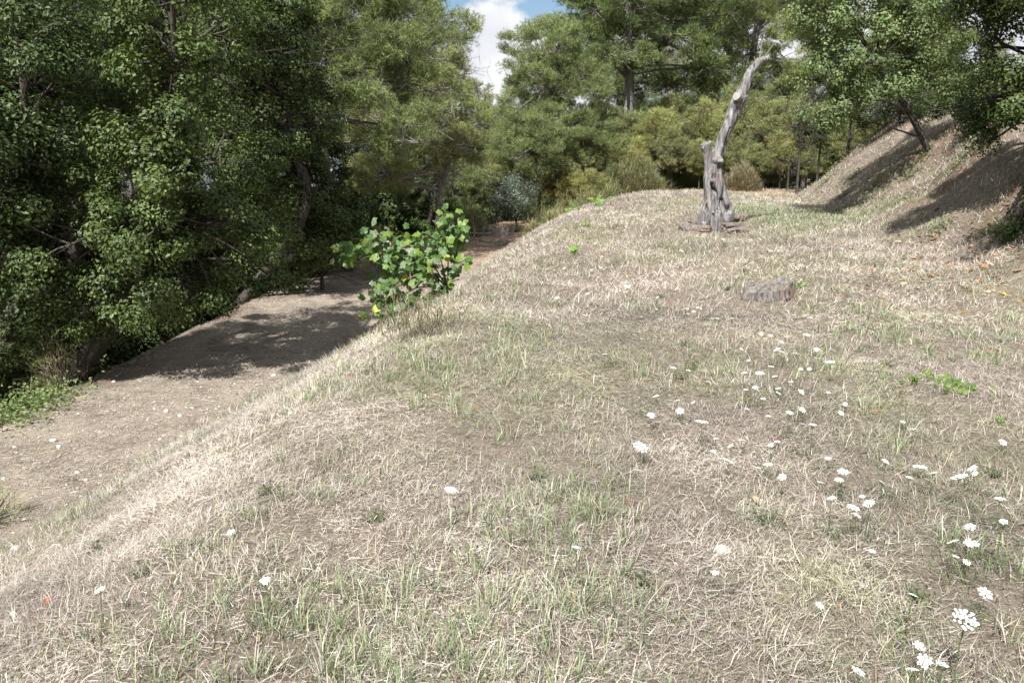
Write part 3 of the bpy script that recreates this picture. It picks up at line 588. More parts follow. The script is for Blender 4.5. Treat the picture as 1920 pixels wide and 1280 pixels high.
# ------------------------------------------------------------------ shrubs
def shrub(name, label, px, py, rx, ry, y, style, seed, group='shrubs at the end of the terrace', n=4, bare=0.3, dens=1.0, cat_='shrub', size=1.0):
    r = np.random.default_rng(seed); c = P(px, py, y); b0 = gz(c[0], y, 0.05); s = y / FPX; bl = []
    for k in range(n): bl.append((c + np.array([r.uniform(-.5, .5) * rx * s, r.uniform(-.3, .3) * rx * s, r.uniform(-.4, .35) * ry * s]), np.array([rx, rx, ry * 0.9]) * s * r.uniform(.5, .7)))
    return build_tree(name, label, cat_, group, [b0, b0 * 0.6 + c * 0.4, c], 0.05, bl, style, seed, bare=bare, dens=dens, limbs_per=2, size=size)
def broom(name, label, px, py, w, h, y, seed, cols, group='broom bushes', n=1500, base_py=None, fan=1.0, wid=0.006):
    """round bush of thin upright green rods rising from one root"""
    r = np.random.default_rng(seed); top = P(px, py, y); b0 = gz(top[0], y, 0.03); s = y / FPX; H = max(0.3, top[2] - b0[2]); R = w * s
    d = rdir(n, r); d[:, 2] = np.abs(d[:, 2]); u = r.random((n, 1)) ** 0.5; lump = 1 + 0.5 * vnoise3(d * 2.2 + seed * 7.7)[:, None]
    bpos = d * u * lump * [R * 0.9, R * 0.9, H * 0.74]; dv = unit(d * [fan, fan, 0.3] * 0.75 + [0, 0, 0.75] + r.normal(0, 0.55, (n, 3)))
    th = np.arctan2(dv[:, 1], dv[:, 0]); el_ = np.arcsin(dv[:, 2]); L = (0.08 + 0.12 * H) * r.uniform(0.5, 1.2, n)
    pal = np.array(cols); col = pal[r.integers(0, len(pal), n)] * (1 + r.normal(0, 0.15, (n, 1)))
    g = blades(bpos, th, el_, L, np.full(n, wid) * max(1, y / 14), r.normal(0.05, 0.2, n), np.clip(col, 0.01, .7), r=r)
    root = empty(name, b0, label, 'shrub', group); ob('rods', np_mesh('rods', g[0], g[1], g[2], [M_straw]), root, kind='stuff')
    m = 26; e = np.stack([np.cos(th[:m]) * R * .55, np.sin(th[:m]) * R * .55, H * .45 * r.uniform(.7, 1.2, m)], -1)
    tv, tf = tubes(np.zeros((m, 3)), e, np.full(m, .012), np.full(m, .005), 4); ob('stems', np_mesh('stems', tv, tf, mats=[M_twig]), root)
    return root
BG = [(0.20, 0.225, 0.09), (0.25, 0.265, 0.11), (0.16, 0.19, 0.08), (0.28, 0.265, 0.14)]
BR = [(0.27, 0.22, 0.15), (0.21, 0.18, 0.11), (0.31, 0.25, 0.17), (0.19, 0.19, 0.10)]
broom('broom_bush', 'large round green and brown broom bush closing the terrace', 1198, 272, 62, 80, 28.0, 51, BG + BR[:2], n=7500)
broom('broom_bush', 'brown twiggy bush right behind the dead trunk', 1392, 296, 42, 60, 27.6, 52, BR, n=5000)
broom('broom_bush', 'orange-green broom at the end of the lower strip', 882, 364, 46, 60, 25.0, 53, BG + BR[:1], n=4500)
broom('broom_bush', 'pale tufted broom standing over the vine on the strip edge', 712, 388, 30, 60, 17.5, 54, BG + [(0.30, 0.28, 0.15)], n=2000)
broom('broom_bush', 'dry straw-coloured broom drooping beside the green undergrowth', 100, 600, 62, 60, 9.3, 55, [(0.30, 0.25, 0.14), (0.22, 0.20, 0.10), (0.36, 0.30, 0.18)], n=900, fan=1.5, wid=0.005)
broom('broom_bush', 'bright yellow-green rush tuft at the edge of the strip', -40, 880, 80, 100, 5.6, 56, [(0.28, 0.30, 0.12), (0.36, 0.35, 0.16), (0.20, 0.24, 0.09)], n=420, fan=1.3, wid=0.004)
for i, (px, py, w, y) in enumerate([(1105, 338, 34, 25.5), (1060, 356, 30, 25.0), (1040, 384, 26, 23.5), (1000, 400, 22, 23.8), (1145, 325, 26, 26.8), (1020, 372, 30, 26)]):
    broom('grass_tussock', 'tall yellowing grass tussock along the far brow of the bank', px, py, w, 40, y, 60 + i, BG + [(0.34, 0.31, 0.16), (0.30, 0.26, 0.14)], group='tussocks on the far bank', n=1300)
shrub('olive_shrub', 'grey-green leafy shrub at the far end of the lower strip', 968, 372, 62, 58, 26.0, 'olive', 71, n=5, size=1.1)
shrub('young_pine', 'small green pine directly behind the round broom bush', 1150, 240, 60, 50, 30.5, 'young', 72, group='young pines')
shrub('young_pine', 'small pine between the round broom bush and the dead trunk', 1275, 270, 60, 60, 30.0, 'young', 73, group='young pines')
shrub('young_pine', 'low pine thicket left of the round broom bush', 1090, 290, 60, 55, 29.0, 'young', 74, group='young pines')
shrub('young_pine', 'low yellow-brown pine above the olive shrub', 1010, 315, 50, 40, 28.5, 'young', 75, group='young pines', bare=1.0)
shrub('young_pine', 'green bush behind the brown twiggy bush', 1440, 300, 60, 55, 30.0, 'young', 76, group='young pines')
shrub('bare_thicket', 'tangle of bare brown twigs and creepers beside the right bank', 1505, 230, 45, 90, 25.5, 'brush', 77, bare=1.3, n=5, cat_='thicket')
shrub('bare_thicket', 'twiggy grey thicket beside the clay path', 1480, 310, 36, 44, 28.0, 'brush', 78, bare=1.3, n=4, cat_='thicket')
shrub('evergreen_shrub', 'dark green shrub where the terrace meets the right bank', 1540, 250, 44, 50, 26.0, 'oak', 79, n=3)
for i, (px, py, w, h, y) in enumerate([(1600, 180, 90, 60, 24), (1690, 190, 80, 40, 22), (1770, 190, 80, 50, 19.5), (1840, 210, 60, 50, 16.5)]):
    shrub('evergreen_shrub', 'grey-green shrub growing along the top of the right bank', px, py, w, h, y, 'olive' if i % 2 else 'oak', 80 + i, group='shrubs along the bank top', n=4)
bush = shrub('understory_bush', 'dense dark evergreen bush lining the shaded edge of the strip', 600, 460, 70, 62, 15.5, 'oak', 90, group='dark bushes along the strip edge', n=5, bare=0.6, size=1.2)
for i, (x, y, sc) in enumerate([(-6.3, 8.4, .9), (-5.9, 10.6, 1.0), (-6.7, 11.6, 1.2), (-5.6, 12.6, 1.0), (-6.4, 13.8, 1.2), (-5.4, 15.6, .95), (-5.2, 17.4, 1.0), (-6.0, 18.6, 1.2), (-4.9, 19.8, .9), (-5.2, 22, 1.1), (-4.3, 24, .9), (-3.4, 27.5, 1.0), (-7.6, 16.4, 1.5), (-7.9, 10.2, 1.4), (-7.7, 13, 1.4), (-8.6, 19.5, 1.6), (-7, 22.5, 1.4), (-1.9, 28.8, 1.1), (-0.4, 30.2, 1.0), (-7.2, 7.4, 1.0), (-8.4, 11.5, 1.9), (-9.2, 14.5, 2.0), (-8.6, 8.8, 1.7), (-9.5, 17, 2.0), (-6.3, 20.5, 1.5), (-5.8, 25.5, 1.6), (-7.9, 26, 2.0), (-10.4, 21, 2.2), (-6.9, 15.0, 1.5), (-4.9, 29.5, 1.6), (-6.9, 17.2, 2.5), (-8.0, 21.0, 3.0), (-4.9, 28.2, 2.3), (-5.6, 31, 2.8), (-7.6, 12.2, 2.2), (-3.4, 33, 2.6)]):
    copy_tree(bush, gz(x, y, 0.1), i * 2.4, sc, ('tall' if sc > 1.3 else 'low') + ' dark evergreen bush at the strip edge ' + where_wood(x, y))
thk = shrub('young_pine', 'bushy young pine in the thicket closing the terraces', 1230, 255, 60, 62, 29.6, 'young', 95, group='thicket of young pines', n=5, bare=0.5)
for i, (x, y, sc) in enumerate([(3.4, 29.0, 1.0), (4.4, 30.6, 1.3), (5.8, 31, 1.2), (7.2, 30.4, 1.1), (8.2, 31.5, 1.3), (9.6, 30.2, 1.2), (11, 31.2, 1.3), (12.4, 30.2, 1.2), (2.2, 30.8, 1.2), (1.0, 29.2, 1.1), (0.2, 31.5, 1.3), (-1.0, 32.5, 1.3), (6.6, 33.6, 1.4), (3.0, 33.4, 1.5), (9.4, 34, 1.5), (13.6, 32.5, 1.5), (-2.8, 35, 1.5), (11.5, 28.8, 0.9), (13.2, 28.2, 1.1), (12.2, 26.8, 0.8), (3.5, 28.2, 0.55), (4.3, 28.7, 0.7), (5.6, 28.6, 0.7), (6.5, 28.3, 0.6), (7.3, 28.8, 0.65), (8.5, 28.4, 0.6), (9.4, 28.6, 0.7), (2.6, 27.6, 0.6), (1.9, 28.3, 0.75), (10.2, 28.3, 0.55)]):
    copy_tree(thk, gz(x, y, 0.1), i * 1.9, sc, ('tall' if sc > 1.25 else 'low') + ' bushy young pine in the thicket ' + where_wood(x, y))
# low green undergrowth at the left edge
for i, (px, py) in enumerate([(10, 792), (50, 768), (92, 744), (128, 722), (30, 750), (75, 728)]):
    p = G(px, py)[0]; r = np.random.default_rng(200 + i); n = 420
    q = np.stack([r.normal(0, .22, n), r.normal(0, .22, n), np.abs(r.normal(0.06, .07, n))], -1)
    g = leaves(q, r.normal(0, .6, (n, 3)) + [0, 0, 1], .045, .03, np.array(PAL['decid'])[r.integers(0, 5, n)] * 1.25, r)
    root = empty('ground_plant', p, 'patch of small bright green leaves where the strip meets the wood', 'plant', 'undergrowth at the wood edge')
    ob('leaves', np_mesh('leaves', g[0], g[1], g[2], [M_soft]), root, kind='stuff')
    tv, tf = tubes(np.zeros((30, 3)), q[:30], np.full(30, .003), np.full(30, .002), 3); ob('stems', np_mesh('stems', tv, tf, mats=[M_stem]), root)
#@@DETAILS
# ------------------------------------------------------------------ dead trunk
def wood_mat(name, dark, mid_, light, stretch=(26, 26, 2.6), brown=(0.16, 0.10, 0.065), brown_amt=0.5):
    m, n, l = new_mat(name); out = N_(n, 'ShaderNodeOutputMaterial'); bs = N_(n, 'ShaderNodeBsdfPrincipled'); bs.inputs['Roughness'].default_value = 0.85
    bs.inputs['Specular IOR Level'].default_value = 0.2
    t = N_(n, 'ShaderNodeTexCoord'); mpn = N_(n, 'ShaderNodeMapping'); mpn.inputs['Scale'].default_value = stretch
    a = N_(n, 'ShaderNodeTexNoise'); a.inputs['Scale'].default_value = 1; a.inputs['Detail'].default_value = 9; a.inputs['Roughness'].default_value = 0.7; a.inputs['Distortion'].default_value = 0.5
    b = N_(n, 'ShaderNodeTexNoise'); b.inputs['Scale'].default_value = 5.5; b.inputs['Detail'].default_value = 5
    rp = N_(n, 'ShaderNodeValToRGB'); e = rp.color_ramp.elements; e.new(0.5)
    for k, (p, c) in enumerate(((0.33, dark), (0.47, mid_), (0.66, light))): e[k].position = p; e[k].color = (*c, 1)
    rb = N_(n, 'ShaderNodeValToRGB'); rb.color_ramp.elements[0].position = 0.57; rb.color_ramp.elements[1].position = 0.68
    rb.color_ramp.elements[1].color = (brown_amt, brown_amt, brown_amt, 1)
    mx = N_(n, 'ShaderNodeMix', data_type='RGBA'); mx.inputs[7].default_value = (*brown, 1)
    bp = N_(n, 'ShaderNodeBump'); bp.inputs['Strength'].default_value = 0.9; bp.inputs['Distance'].default_value = 0.012
    l.new(t.outputs['Object'], mpn.inputs['Vector']); l.new(mpn.outputs[0], a.inputs['Vector']); l.new(t.outputs['Object'], b.inputs['Vector'])
    l.new(a.outputs['Fac'], rp.inputs['Fac']); l.new(b.outputs['Fac'], rb.inputs['Fac']); l.new(rb.outputs['Color'], mx.inputs[0]); l.new(rp.outputs['Color'], mx.inputs[6])
    l.new(mx.outputs[2], bs.inputs['Base Color']); l.new(a.outputs['Fac'], bp.inputs['Height']); l.new(bp.outputs[0], bs.inputs['Normal']); l.new(bs.outputs[0], out.inputs['Surface']); return m
M_dead = wood_mat('weathered_grey_wood', (0.018, 0.016, 0.015), (0.14, 0.132, 0.128), (0.34, 0.325, 0.315))
M_stump = wood_mat('cracked_stump_wood', (0.022, 0.018, 0.016), (0.125, 0.11, 0.096), (0.25, 0.232, 0.21), (26, 26, 9), (0.24, 0.13, 0.07), 0.55)
M_log = wood_mat('weathered_log_wood', (0.03, 0.024, 0.02), (0.14, 0.115, 0.098), (0.28, 0.25, 0.225), (40, 40, 40), (0.20, 0.095, 0.045), 0.6)
M_sawn = noise_mat('sawn_grey_wood', [(0.20, 0.185, 0.17), (0.40, 0.38, 0.355)], (40, 40, 40), bump=0.4, bump_dist=0.004)

def remeshed(name, parts, voxel):
    v, f = cat(parts); me = bpy.data.meshes.new(name)
    me.from_pydata([tuple(a) for a in v], [], [tuple(dict.fromkeys(int(i) for i in q)) for q in f]); me.update()
    o = bpy.data.objects.new(name, me); link(o); md = o.modifiers.new('remesh', 'REMESH'); md.mode = 'VOXEL'; md.voxel_size = voxel
    dg = bpy.context.evaluated_depsgraph_get(); out = bpy.data.meshes.new_from_object(o.evaluated_get(dg)); bpy.data.objects.remove(o); bpy.data.meshes.remove(me)
    n = len(out.vertices); co = np.empty(n * 3, np.float32); out.vertices.foreach_get('co', co); no = np.empty(n * 3, np.float32); out.vertices.foreach_get('normal', no)
    return out, co.reshape(-1, 3).astype(float), no.reshape(-1, 3).astype(float)
def finish(me, co, mats):
    me.vertices.foreach_set('co', co.astype(np.float32).ravel()); me.update(); me.polygons.foreach_set('use_smooth', np.ones(len(me.polygons), bool))
    for m in mats: me.materials.append(m)
    return me
DY = 14.5
tbase = G(1340, 433)[0]; DY = tbase[1]
def D(px, py, dy=0.0): return P(px, py, DY + dy) - tbase
S = DY / FPX * 1.0
def strand(spec, n=14, wob=0.06, seed=0):
    v, f = smooth_tube([D(a, b, d) for a, b, r, d in spec], [r * S * 1.1 for a, b, r, d in spec], n, wob=wob, seed=seed); return v, np.array(f)
strands = [
    strand([(1326, 440, 11, 0), (1325, 405, 11.5, -.02), (1328, 375, 10.5, -.03), (1329, 345, 10, -.02), (1331, 318, 9, 0), (1329, 300, 8, 0), (1326, 284, 8, 0), (1323, 268, 9.5, -.02)], seed=1),
    strand([(1336, 440, 14, .02), (1338, 400, 14, .02), (1338, 365, 12.5, .02), (1338, 335, 12, .02), (1338, 308, 10.5, .02)], seed=11),
    strand([(1340, 440, 11, -.06), (1345, 412, 10.5, -.09), (1342, 385, 9, -.07), (1343, 355, 9, -.04), (1343, 330, 9.5, 0), (1341, 312, 9, 0)], seed=2),
    strand([(1346, 440, 9, .05), (1357, 412, 12, .02), (1360, 393, 11, .03), (1353, 368, 8.5, .05), (1347, 335, 8, .05), (1345, 305, 9, .03)], seed=3),
    strand([(1338, 440, 15, .12), (1341, 390, 15, .14), (1338, 345, 12, .1), (1338, 310, 10, .06)], seed=4),
    strand([(1318, 440, 6, .1), (1314, 420, 4, .1), (1316, 400, 4, .1)], seed=6),
    strand([(1340, 320, 10, .04), (1344, 298, 11, .03), (1350, 276, 10, .02), (1360, 250, 10, 0), (1371, 222, 10, 0), (1381, 198, 10.5, 0), (1389, 178, 9.5, 0), (1400, 152, 7.5, 0), (1412, 130, 7.5, 0), (1424, 115, 7.5, 0), (1441, 110, 5.5, 0)], seed=5),
    strand([(1345, 302, 8, -.06), (1349, 298, 6.5, -.12)], seed=8), strand([(1391, 185, 5, .0), (1399, 178, 5, -.06)], seed=9)]
root = empty('dead_tree', tbase, 'bleached grey dead tree with hollowed trunk standing among split logs', 'dead tree')
me, co, no = remeshed('trunk', strands, 0.0135)
q = co * [1, 1, 1]
fib = vnoise3(np.stack([co[:, 0] * 26 + co[:, 2] * 3, co[:, 1] * 26, co[:, 2] * 2.4], -1) + 40)
big = vnoise3(np.stack([co[:, 0] * 8 + co[:, 2] * 1.5, co[:, 1] * 8, co[:, 2] * 1.6], -1) + 20)
hole = vnoise3(np.stack([co[:, 0] * 9, co[:, 1] * 9, co[:, 2] * 5], -1) + 31)
low = np.clip(1.4 - co[:, 2] / 1.3, 0.35, 1)
disp = fib * 0.034 + big * 0.11 * low - np.clip(hole - 0.16, 0, 1) * 0.34 * low
def gash(pts, w, depth):
    global disp
    pl = np.array([D(a, b)[[0, 2]] for a, b in pts]); q = co[:, [0, 2]]; best = np.full(len(co), 9.0)
    for a, b in zip(pl[:-1], pl[1:]):
        t = np.clip(((q - a) @ (b - a)) / ((b - a) @ (b - a)), 0, 1); best = np.minimum(best, np.linalg.norm(q - (a + t[:, None] * (b - a)), axis=1))
    ragged = 1 + 0.9 * vnoise3(co * 22 + 7); disp = disp - depth * np.exp(-(best / (w * ragged)) ** 2) * np.clip(-no[:, 1] * 1.6, 0, 1)
gash([(1333, 344), (1336, 356), (1342, 366), (1344, 380), (1341, 398)], 0.019, 0.12); gash([(1321, 372), (1325, 400), (1324, 428)], 0.012, 0.08); gash([(1347, 400), (1352, 430)], 0.011, 0.06)
gash([(1386, 196), (1380, 212)], 0.030, 0.05); gash([(1366, 240), (1356, 272)], 0.010, 0.05); gash([(1352, 372), (1362, 404)], 0.011, 0.06); gash([(1333, 400), (1336, 430)], 0.010, 0.05)
ob('trunk', finish(me, co + no * disp[:, None], [M_dead]), root)
def cut_stub(p0, p1, r, parent, mat):
    v, f = smooth_tube([p0, (np.array(p0) + p1) / 2, p1], [r, r * 1.02, r * 0.97], 16, wob=0.05, seed=3); me = np_mesh('branch_stub', v, np.array(f)[:, :4], mats=[mat], smooth=False); return ob('branch_stub', me, parent)
cut_stub(D(1390, 186, 0.02), D(1381, 180, -0.16), 7.2 * S, root, M_sawn)
for a in ([(1424, 116, 0), (1426, 96, .05), (1430, 76, .08), (1434, 66, .1)], [(1432, 110, 0), (1444, 92, -.05), (1456, 76, -.05)], [(1429, 80, .08), (1438, 76, .05), (1446, 68, .02)], [(1398, 176, 0), (1414, 160, .1), (1428, 142, .15), (1446, 122, .2)], [(1394, 180, .05), (1420, 172, .3), (1440, 182, .5)], [(1396, 190, .1), (1425, 184, .3), (1452, 180, .4)], [(1418, 120, .05), (1414, 106, .1)], [(1372, 242, .05), (1368, 254, 0), (1360, 262, .02)]):
    v, f = smooth_tube([D(*p) for p in a], np.linspace(0.010, 0.003, len(a)), 5); ob('twig', np_mesh('twig', v, np.array(f), mats=[M_twig]), root)

# logs lying round its foot
def log(name, label, a, b, r, seed, squash=0.8):
    a, b = G(*a)[0] + [0, 0, r * 0.7], G(*b)[0] + [0, 0, r * 0.6]; base = (a + b) / 2; base[2] -= r * 0.7
    v, f = smooth_tube([a - base, (a * 2 + b) / 3 - base + [0, 0, .01], (a + 2 * b) / 3 - base, b - base], [r, r * 1.05, r * .97, r * .9], 14, wob=0.16, seed=seed)
    me, co, no = remeshed('log', [(v, np.array(f))], 0.013); ax = (b - a) / np.linalg.norm(b - a); al = co @ ax; pe = co - al[:, None] * ax
    d = vnoise3(np.concatenate([pe * 30 + 10, ], 1) + ax * (al * 3)[:, None]) * 0.06 + vnoise3(co * 7 + seed) * 0.07
    ob(name, finish(me, co + no * d[:, None], [M_log]), None, base, label=label, category='log', group='logs at the dead trunk')
log('split_log', 'split reddish log lying in front of the dead trunk, pointing left', (1273, 432), (1332, 436), 0.085, 1)
log('split_log', 'cut log in front of the dead trunk with dark shaded underside', (1358, 438), (1401, 433), 0.10, 2)
log('split_log', 'grey log half hidden behind the dead trunk beside the green grass', (1362, 418), (1392, 421), 0.12, 3)
log('split_log', 'thin weathered log behind the dead trunk beside the split reddish one', (1283, 418), (1322, 421), 0.08, 4)

# ------------------------------------------------------------------ stump
sp, st_ = G(1440, 556); R0 = 44 / FPX * st_
na, side, topn = 150, 16, 26; th = np.arange(na) * 2 * pi / na; rs = np.random.default_rng(8)
def rad(t, z):       # lobed outline that flares into roots
    fl = np.exp(-z / 0.05) * 0.22
    return R0 * (0.97 + 0.05 * np.sin(3 * t + 1) + 0.04 * np.sin(5 * t + 2.2) + fl * (0.6 + 0.5 * np.sin(6 * t + 0.4)) - 0.07 * np.abs(np.sin(4.5 * t + 0.9)) ** 8 - 0.16 * np.exp(-((np.mod(t - 5.05 + pi, 2 * pi) - pi) / 0.07) ** 2) - 0.12 * np.exp(-((np.mod(t - 3.9 + pi, 2 * pi) - pi) / 0.06) ** 2)) + 0.034 * vnoise(t * 7, z * 9 + 3) + 0.014 * vnoise(t * 22, z * 20)
def topz(x, y): return 0.112 + 0.055 * x / R0 + 0.03 * y / R0 + 0.045 * vnoise(x * 11 + 5, y * 34) - 0.05 * np.exp(-((y + 0.16 * R0 + 0.35 * x) / 0.010) ** 2) * (np.abs(x + .1) < 0.7 * R0) - 0.035 * np.exp(-((y - 0.25 * R0 + 0.2 * x + .02 * np.sin(x * 20)) / 0.008) ** 2)
V = []
for k in range(side):
    u = k / (side - 1); e = rad(th, 0.16); zt = topz(e * np.cos(th), e * np.sin(th) * .8); z = -0.06 + (zt + 0.06) * u; r = rad(th, np.maximum(z, 0)); V.append(np.stack([r * np.cos(th), r * np.sin(th) * .8, z], -1))
for k in range(1, topn + 1):
    e = rad(th, 0.16) * (1 - k / topn * 0.995); x_, y_ = e * np.cos(th), e * np.sin(th) * .8; V.append(np.stack([x_, y_, topz(x_, y_)], -1))
V = np.concatenate(V); K = side + topn; f = [(k * na + i, k * na + (i + 1) % na, (k + 1) * na + (i + 1) % na, (k + 1) * na + i) for k in range(K - 1) for i in range(na)]
ob('tree_stump', np_mesh('tree_stump', V, np.array(f), mats=[M_stump]), None, sp, label='low sawn grey tree stump with cracked tilted top', category='stump')

# ------------------------------------------------------------------ wild carrot flowers
def umbel_mesh(seed):
    r = np.random.default_rng(seed); vs_, fs_ = [], []; o = 0; m = 30
    for k in range(m):
        q = math.sqrt((k + 0.5) / m) * 0.86; a = k * 2.39996 + r.normal(0, 0.12); c = np.array([q * cos(a), q * sin(a), 0.10 - 0.16 * q * q + r.normal(0, 0.025)]); rr = 0.145 * r.uniform(0.7, 1.2)
        t = np.arange(7) * 2 * pi / 7 + r.random(); ring = c + np.stack([np.cos(t) * rr * r.uniform(.75, 1.1, 7), np.sin(t) * rr * r.uniform(.75, 1.1, 7), np.full(7, -0.035)], -1)
        vs_ += [c + [0, 0, 0.05]] + list(ring); fs_ += [(o, o + 1 + i, o + 1 + (i + 1) % 7) for i in range(7)]; o += 8
    return np_mesh('umbel', np.array(vs_), np.array(fs_), mats=[M_petal], smooth=False)
def carrot_stem(seed):
    r = np.random.default_rng(seed); b = r.normal(0, 0.06, 2); a, c = np.array([0, 0, -0.05]), np.array([0, 0, 0.86]); mid_ = np.array([b[0], b[1], 0.45])
    p = bez(a, mid_, c, 5); parts = [tubes(p[:-1], p[1:], np.full(4, .011), np.full(4, .009), 5)]
    t = np.arange(8) * 2 * pi / 8; e = np.stack([np.cos(t) * .10, np.sin(t) * .10, np.full(8, 1.0)], -1)
    parts.append(tubes(np.repeat(c[None], 8, 0), e, np.full(8, .005), np.full(8, .004), 3)); v, f = cat(parts); return np_mesh('stem', v, f, mats=[M_stem])
def carrot_leaf(seed):
    r = np.random.default_rng(seed); n = 70; a = r.integers(0, 5, n) * 1.26 + r.normal(0, .25, n); d = r.uniform(0.008, 0.075, n); b = np.stack([np.cos(a) * d, np.sin(a) * d, 0.004 + 0.3 * d + r.random(n) * .008], -1)
    g = blades(b, a + r.normal(0, .8, n), r.uniform(.1, .9, n), r.uniform(.012, .03, n), np.full(n, .003), r.uniform(0, .5, n), np.array([(0.085, 0.11, 0.05), (0.12, 0.14, 0.065), (0.07, 0.09, 0.045)])[r.integers(0, 3, n)], r=r)
    return np_mesh('leaves', g[0], g[1], g[2], [M_straw])
UM = [umbel_mesh(300 + i) for i in range(5)]; SM = [carrot_stem(310 + i) for i in range(4)]; LM = [carrot_leaf(320 + i) for i in range(4)]
FL = []
def add_fl(ox, oy, sc, items): FL.extend([(ox + a / sc, oy + b / sc, w / sc) for a, b, w in items])
add_fl(1140, 600, 1.882, [(117, 240, 34), (170, 267, 22), (152, 335, 28), (254, 320, 28), (331, 358, 46), (117, 447, 54), (230, 168, 22), (258, 158, 14), (285, 177, 16), (357, 219, 22), (425, 496, 44), (472, 423, 24), (567, 508, 32), (615, 553, 30), (535, 186, 30), (508, 215, 26), (519, 237, 22), (486, 245, 16), (480, 186, 20), (548, 277, 18), (576, 163, 22), (597, 103, 24), (612, 111, 20), (627, 118, 18), (661, 117, 22), (600, 241, 20), (602, 257, 20), (683, 253, 24), (588, 198, 18), (645, 217, 18), (735, 103, 20), (790, 105, 26), (786, 147, 30), (777, 255, 18), (641, 326, 26), (684, 314, 28), (722, 368, 26), (688, 366, 14), (700, 52, 26), (613, 77, 18), (573, 54, 16), (603, 36, 12), (541, 49, 12), (837, 296, 16), (822, 327, 20), (1040, 358, 18), (597, 427, 20), (574, 440, 20), (829, 533, 38), (816, 563, 30), (777, 487, 22), (749, 571, 16), (789, 627, 32), (866, 660, 42), (876, 687, 34), (921, 644, 40), (967, 571, 24), (980, 498, 28), (1063, 554, 24), (1102, 517, 46), (1147, 539, 30), (1239, 551, 56), (1287, 522, 34), (1293, 541, 24), (1384, 629, 34), (1277, 729, 36), (1217, 780, 42), (1281, 786, 50), (1384, 781, 24), (1396, 710, 28), (1393, 430, 28), (1266, 853, 14), (1225, 832, 14), (1332, 961, 50), (1076, 968, 34), (1260, 1053, 86), (1100, 1148, 40), (1116, 1202, 50), (1180, 1212, 42), (1072, 1230, 44), (884, 1236, 48), (932, 814, 24), (377, 889, 26), (747, 1005, 16), (245, 283, 14), (300, 290, 16), (381, 417, 12), (433, 443, 16), (372, 462, 14), (530, 520, 12), (622, 361, 16), (566, 338, 12), (1078, 384, 10), (897, 621, 12), (654, 432, 20), (680, 172, 14), (710, 172, 12), (491, 313, 14)])
add_fl(1000, 380, 3.764, [(218, 462, 24), (152, 478, 14), (270, 508, 18), (355, 476, 18), (410, 475, 22), (478, 458, 20), (166, 671, 36), (240, 637, 22), (382, 641, 28), (665, 593, 32), (591, 628, 24), (720, 685, 28), (822, 626, 22), (850, 620, 16), (876, 667, 24), (1011, 610, 24), (1193, 699, 30), (1087, 748, 26), (1158, 740, 24), (1184, 748, 20), (1133, 768, 26), (870, 753, 16), (1090, 783, 18), (1263, 818, 20), (1299, 816, 16), (1402, 814, 18), (897, 824, 28), (1047, 341, 30), (1200, 447, 14), (1516, 463, 12), (1583, 458, 10), (1566, 480, 16), (1680, 340, 26), (1730, 341, 22), (1755, 340, 20), (1688, 385, 18), (1630, 389, 14), (1708, 413, 12), (1755, 372, 14), (1800, 370, 16), (1775, 408, 10), (1665, 458, 12), (1748, 478, 16), (505, 1067, 36), (1470, 1032, 26), (1520, 1112, 26), (1340, 258, 26), (485, 380, 16)])
add_fl(0, 800, 2.667, [(500, 812, 54), (1325, 766, 50), (1540, 710, 62), (3014, 97, 1)][:3]); add_fl(600, 800, 2.667, [(1280, 600, 36)])
add_fl(1460, 380, 3.765, [(535, 388, 26), (428, 435, 22), (442, 468, 26), (402, 697, 34), (265, 656, 20), (20, 478, 16)])
fr = np.random.default_rng(77)
for i, (px, py, w) in enumerate(FL):
    big_one = w > 40
    hh = 0.26 if big_one else float(fr.uniform(0.07, 0.2)) if w > 12 else float(fr.uniform(0.04, 0.12))
    _, t = G(px, py, hh); a, dy, dz = ray(px, py); head = np.array([a * t, dy * t, CAM_H + dz * t]); base = np.array([head[0], head[1], float(height(head[0], head[1]))]); hh = max(0.03, head[2] - base[2])
    Rr = min(0.055, max(0.017, w / FPX * t * 0.58))
    if big_one: lab = 'largest white wild carrot umbel, wide domed head on a branching stem'
    elif np.hypot(base[0] - sp[0], base[1] - sp[1]) < 1.5: lab = 'white wild carrot flower head beside the cracked stump'
    elif base[1] > sp[1] + 1.2 and base[0] > 2.6: lab = 'tiny white wild carrot head between the stump and the dead trunk'
    elif base[0] < -0.4 and base[1] < 4.5: lab = 'lone white wild carrot umbel on the sloping bank brow'
    elif base[0] < 1.4 and base[1] > 5: lab = 'small white wild carrot head scattered in the dry grass towards the bank'
    elif Rr > 0.026: lab = 'wide flat white wild carrot umbel in the loose flower patch'
    else: lab = 'small white wild carrot umbel in the loose flower patch'
    root = empty('wild_carrot', base, lab, 'flower', 'wild carrot flowers in the grass'); root.rotation_euler = (0, 0, float(fr.random() * 6.28))
    s_ = ob('stem', SM[i % 4], root); s_.scale = (min(hh, .22), min(hh, .22), hh)
    u_ = ob('umbel', UM[i % 5], root, (0, 0, hh)); u_.scale = (Rr, Rr, Rr * 0.9); u_.rotation_euler = (0.75 * cos(-root.rotation_euler[2]) if big_one else float(fr.normal(0.05, .3)), float(fr.normal(0, .3)), 0)
    if big_one: u_.rotation_euler = (0, 0, 0); root.rotation_euler = (0, 0, 0); u_.rotation_euler = (0.45, 0.05, 0)
    if w > 9: l_ = ob('leaves', LM[i % 4], root); l_.scale = [0.8 + hh * 2] * 3

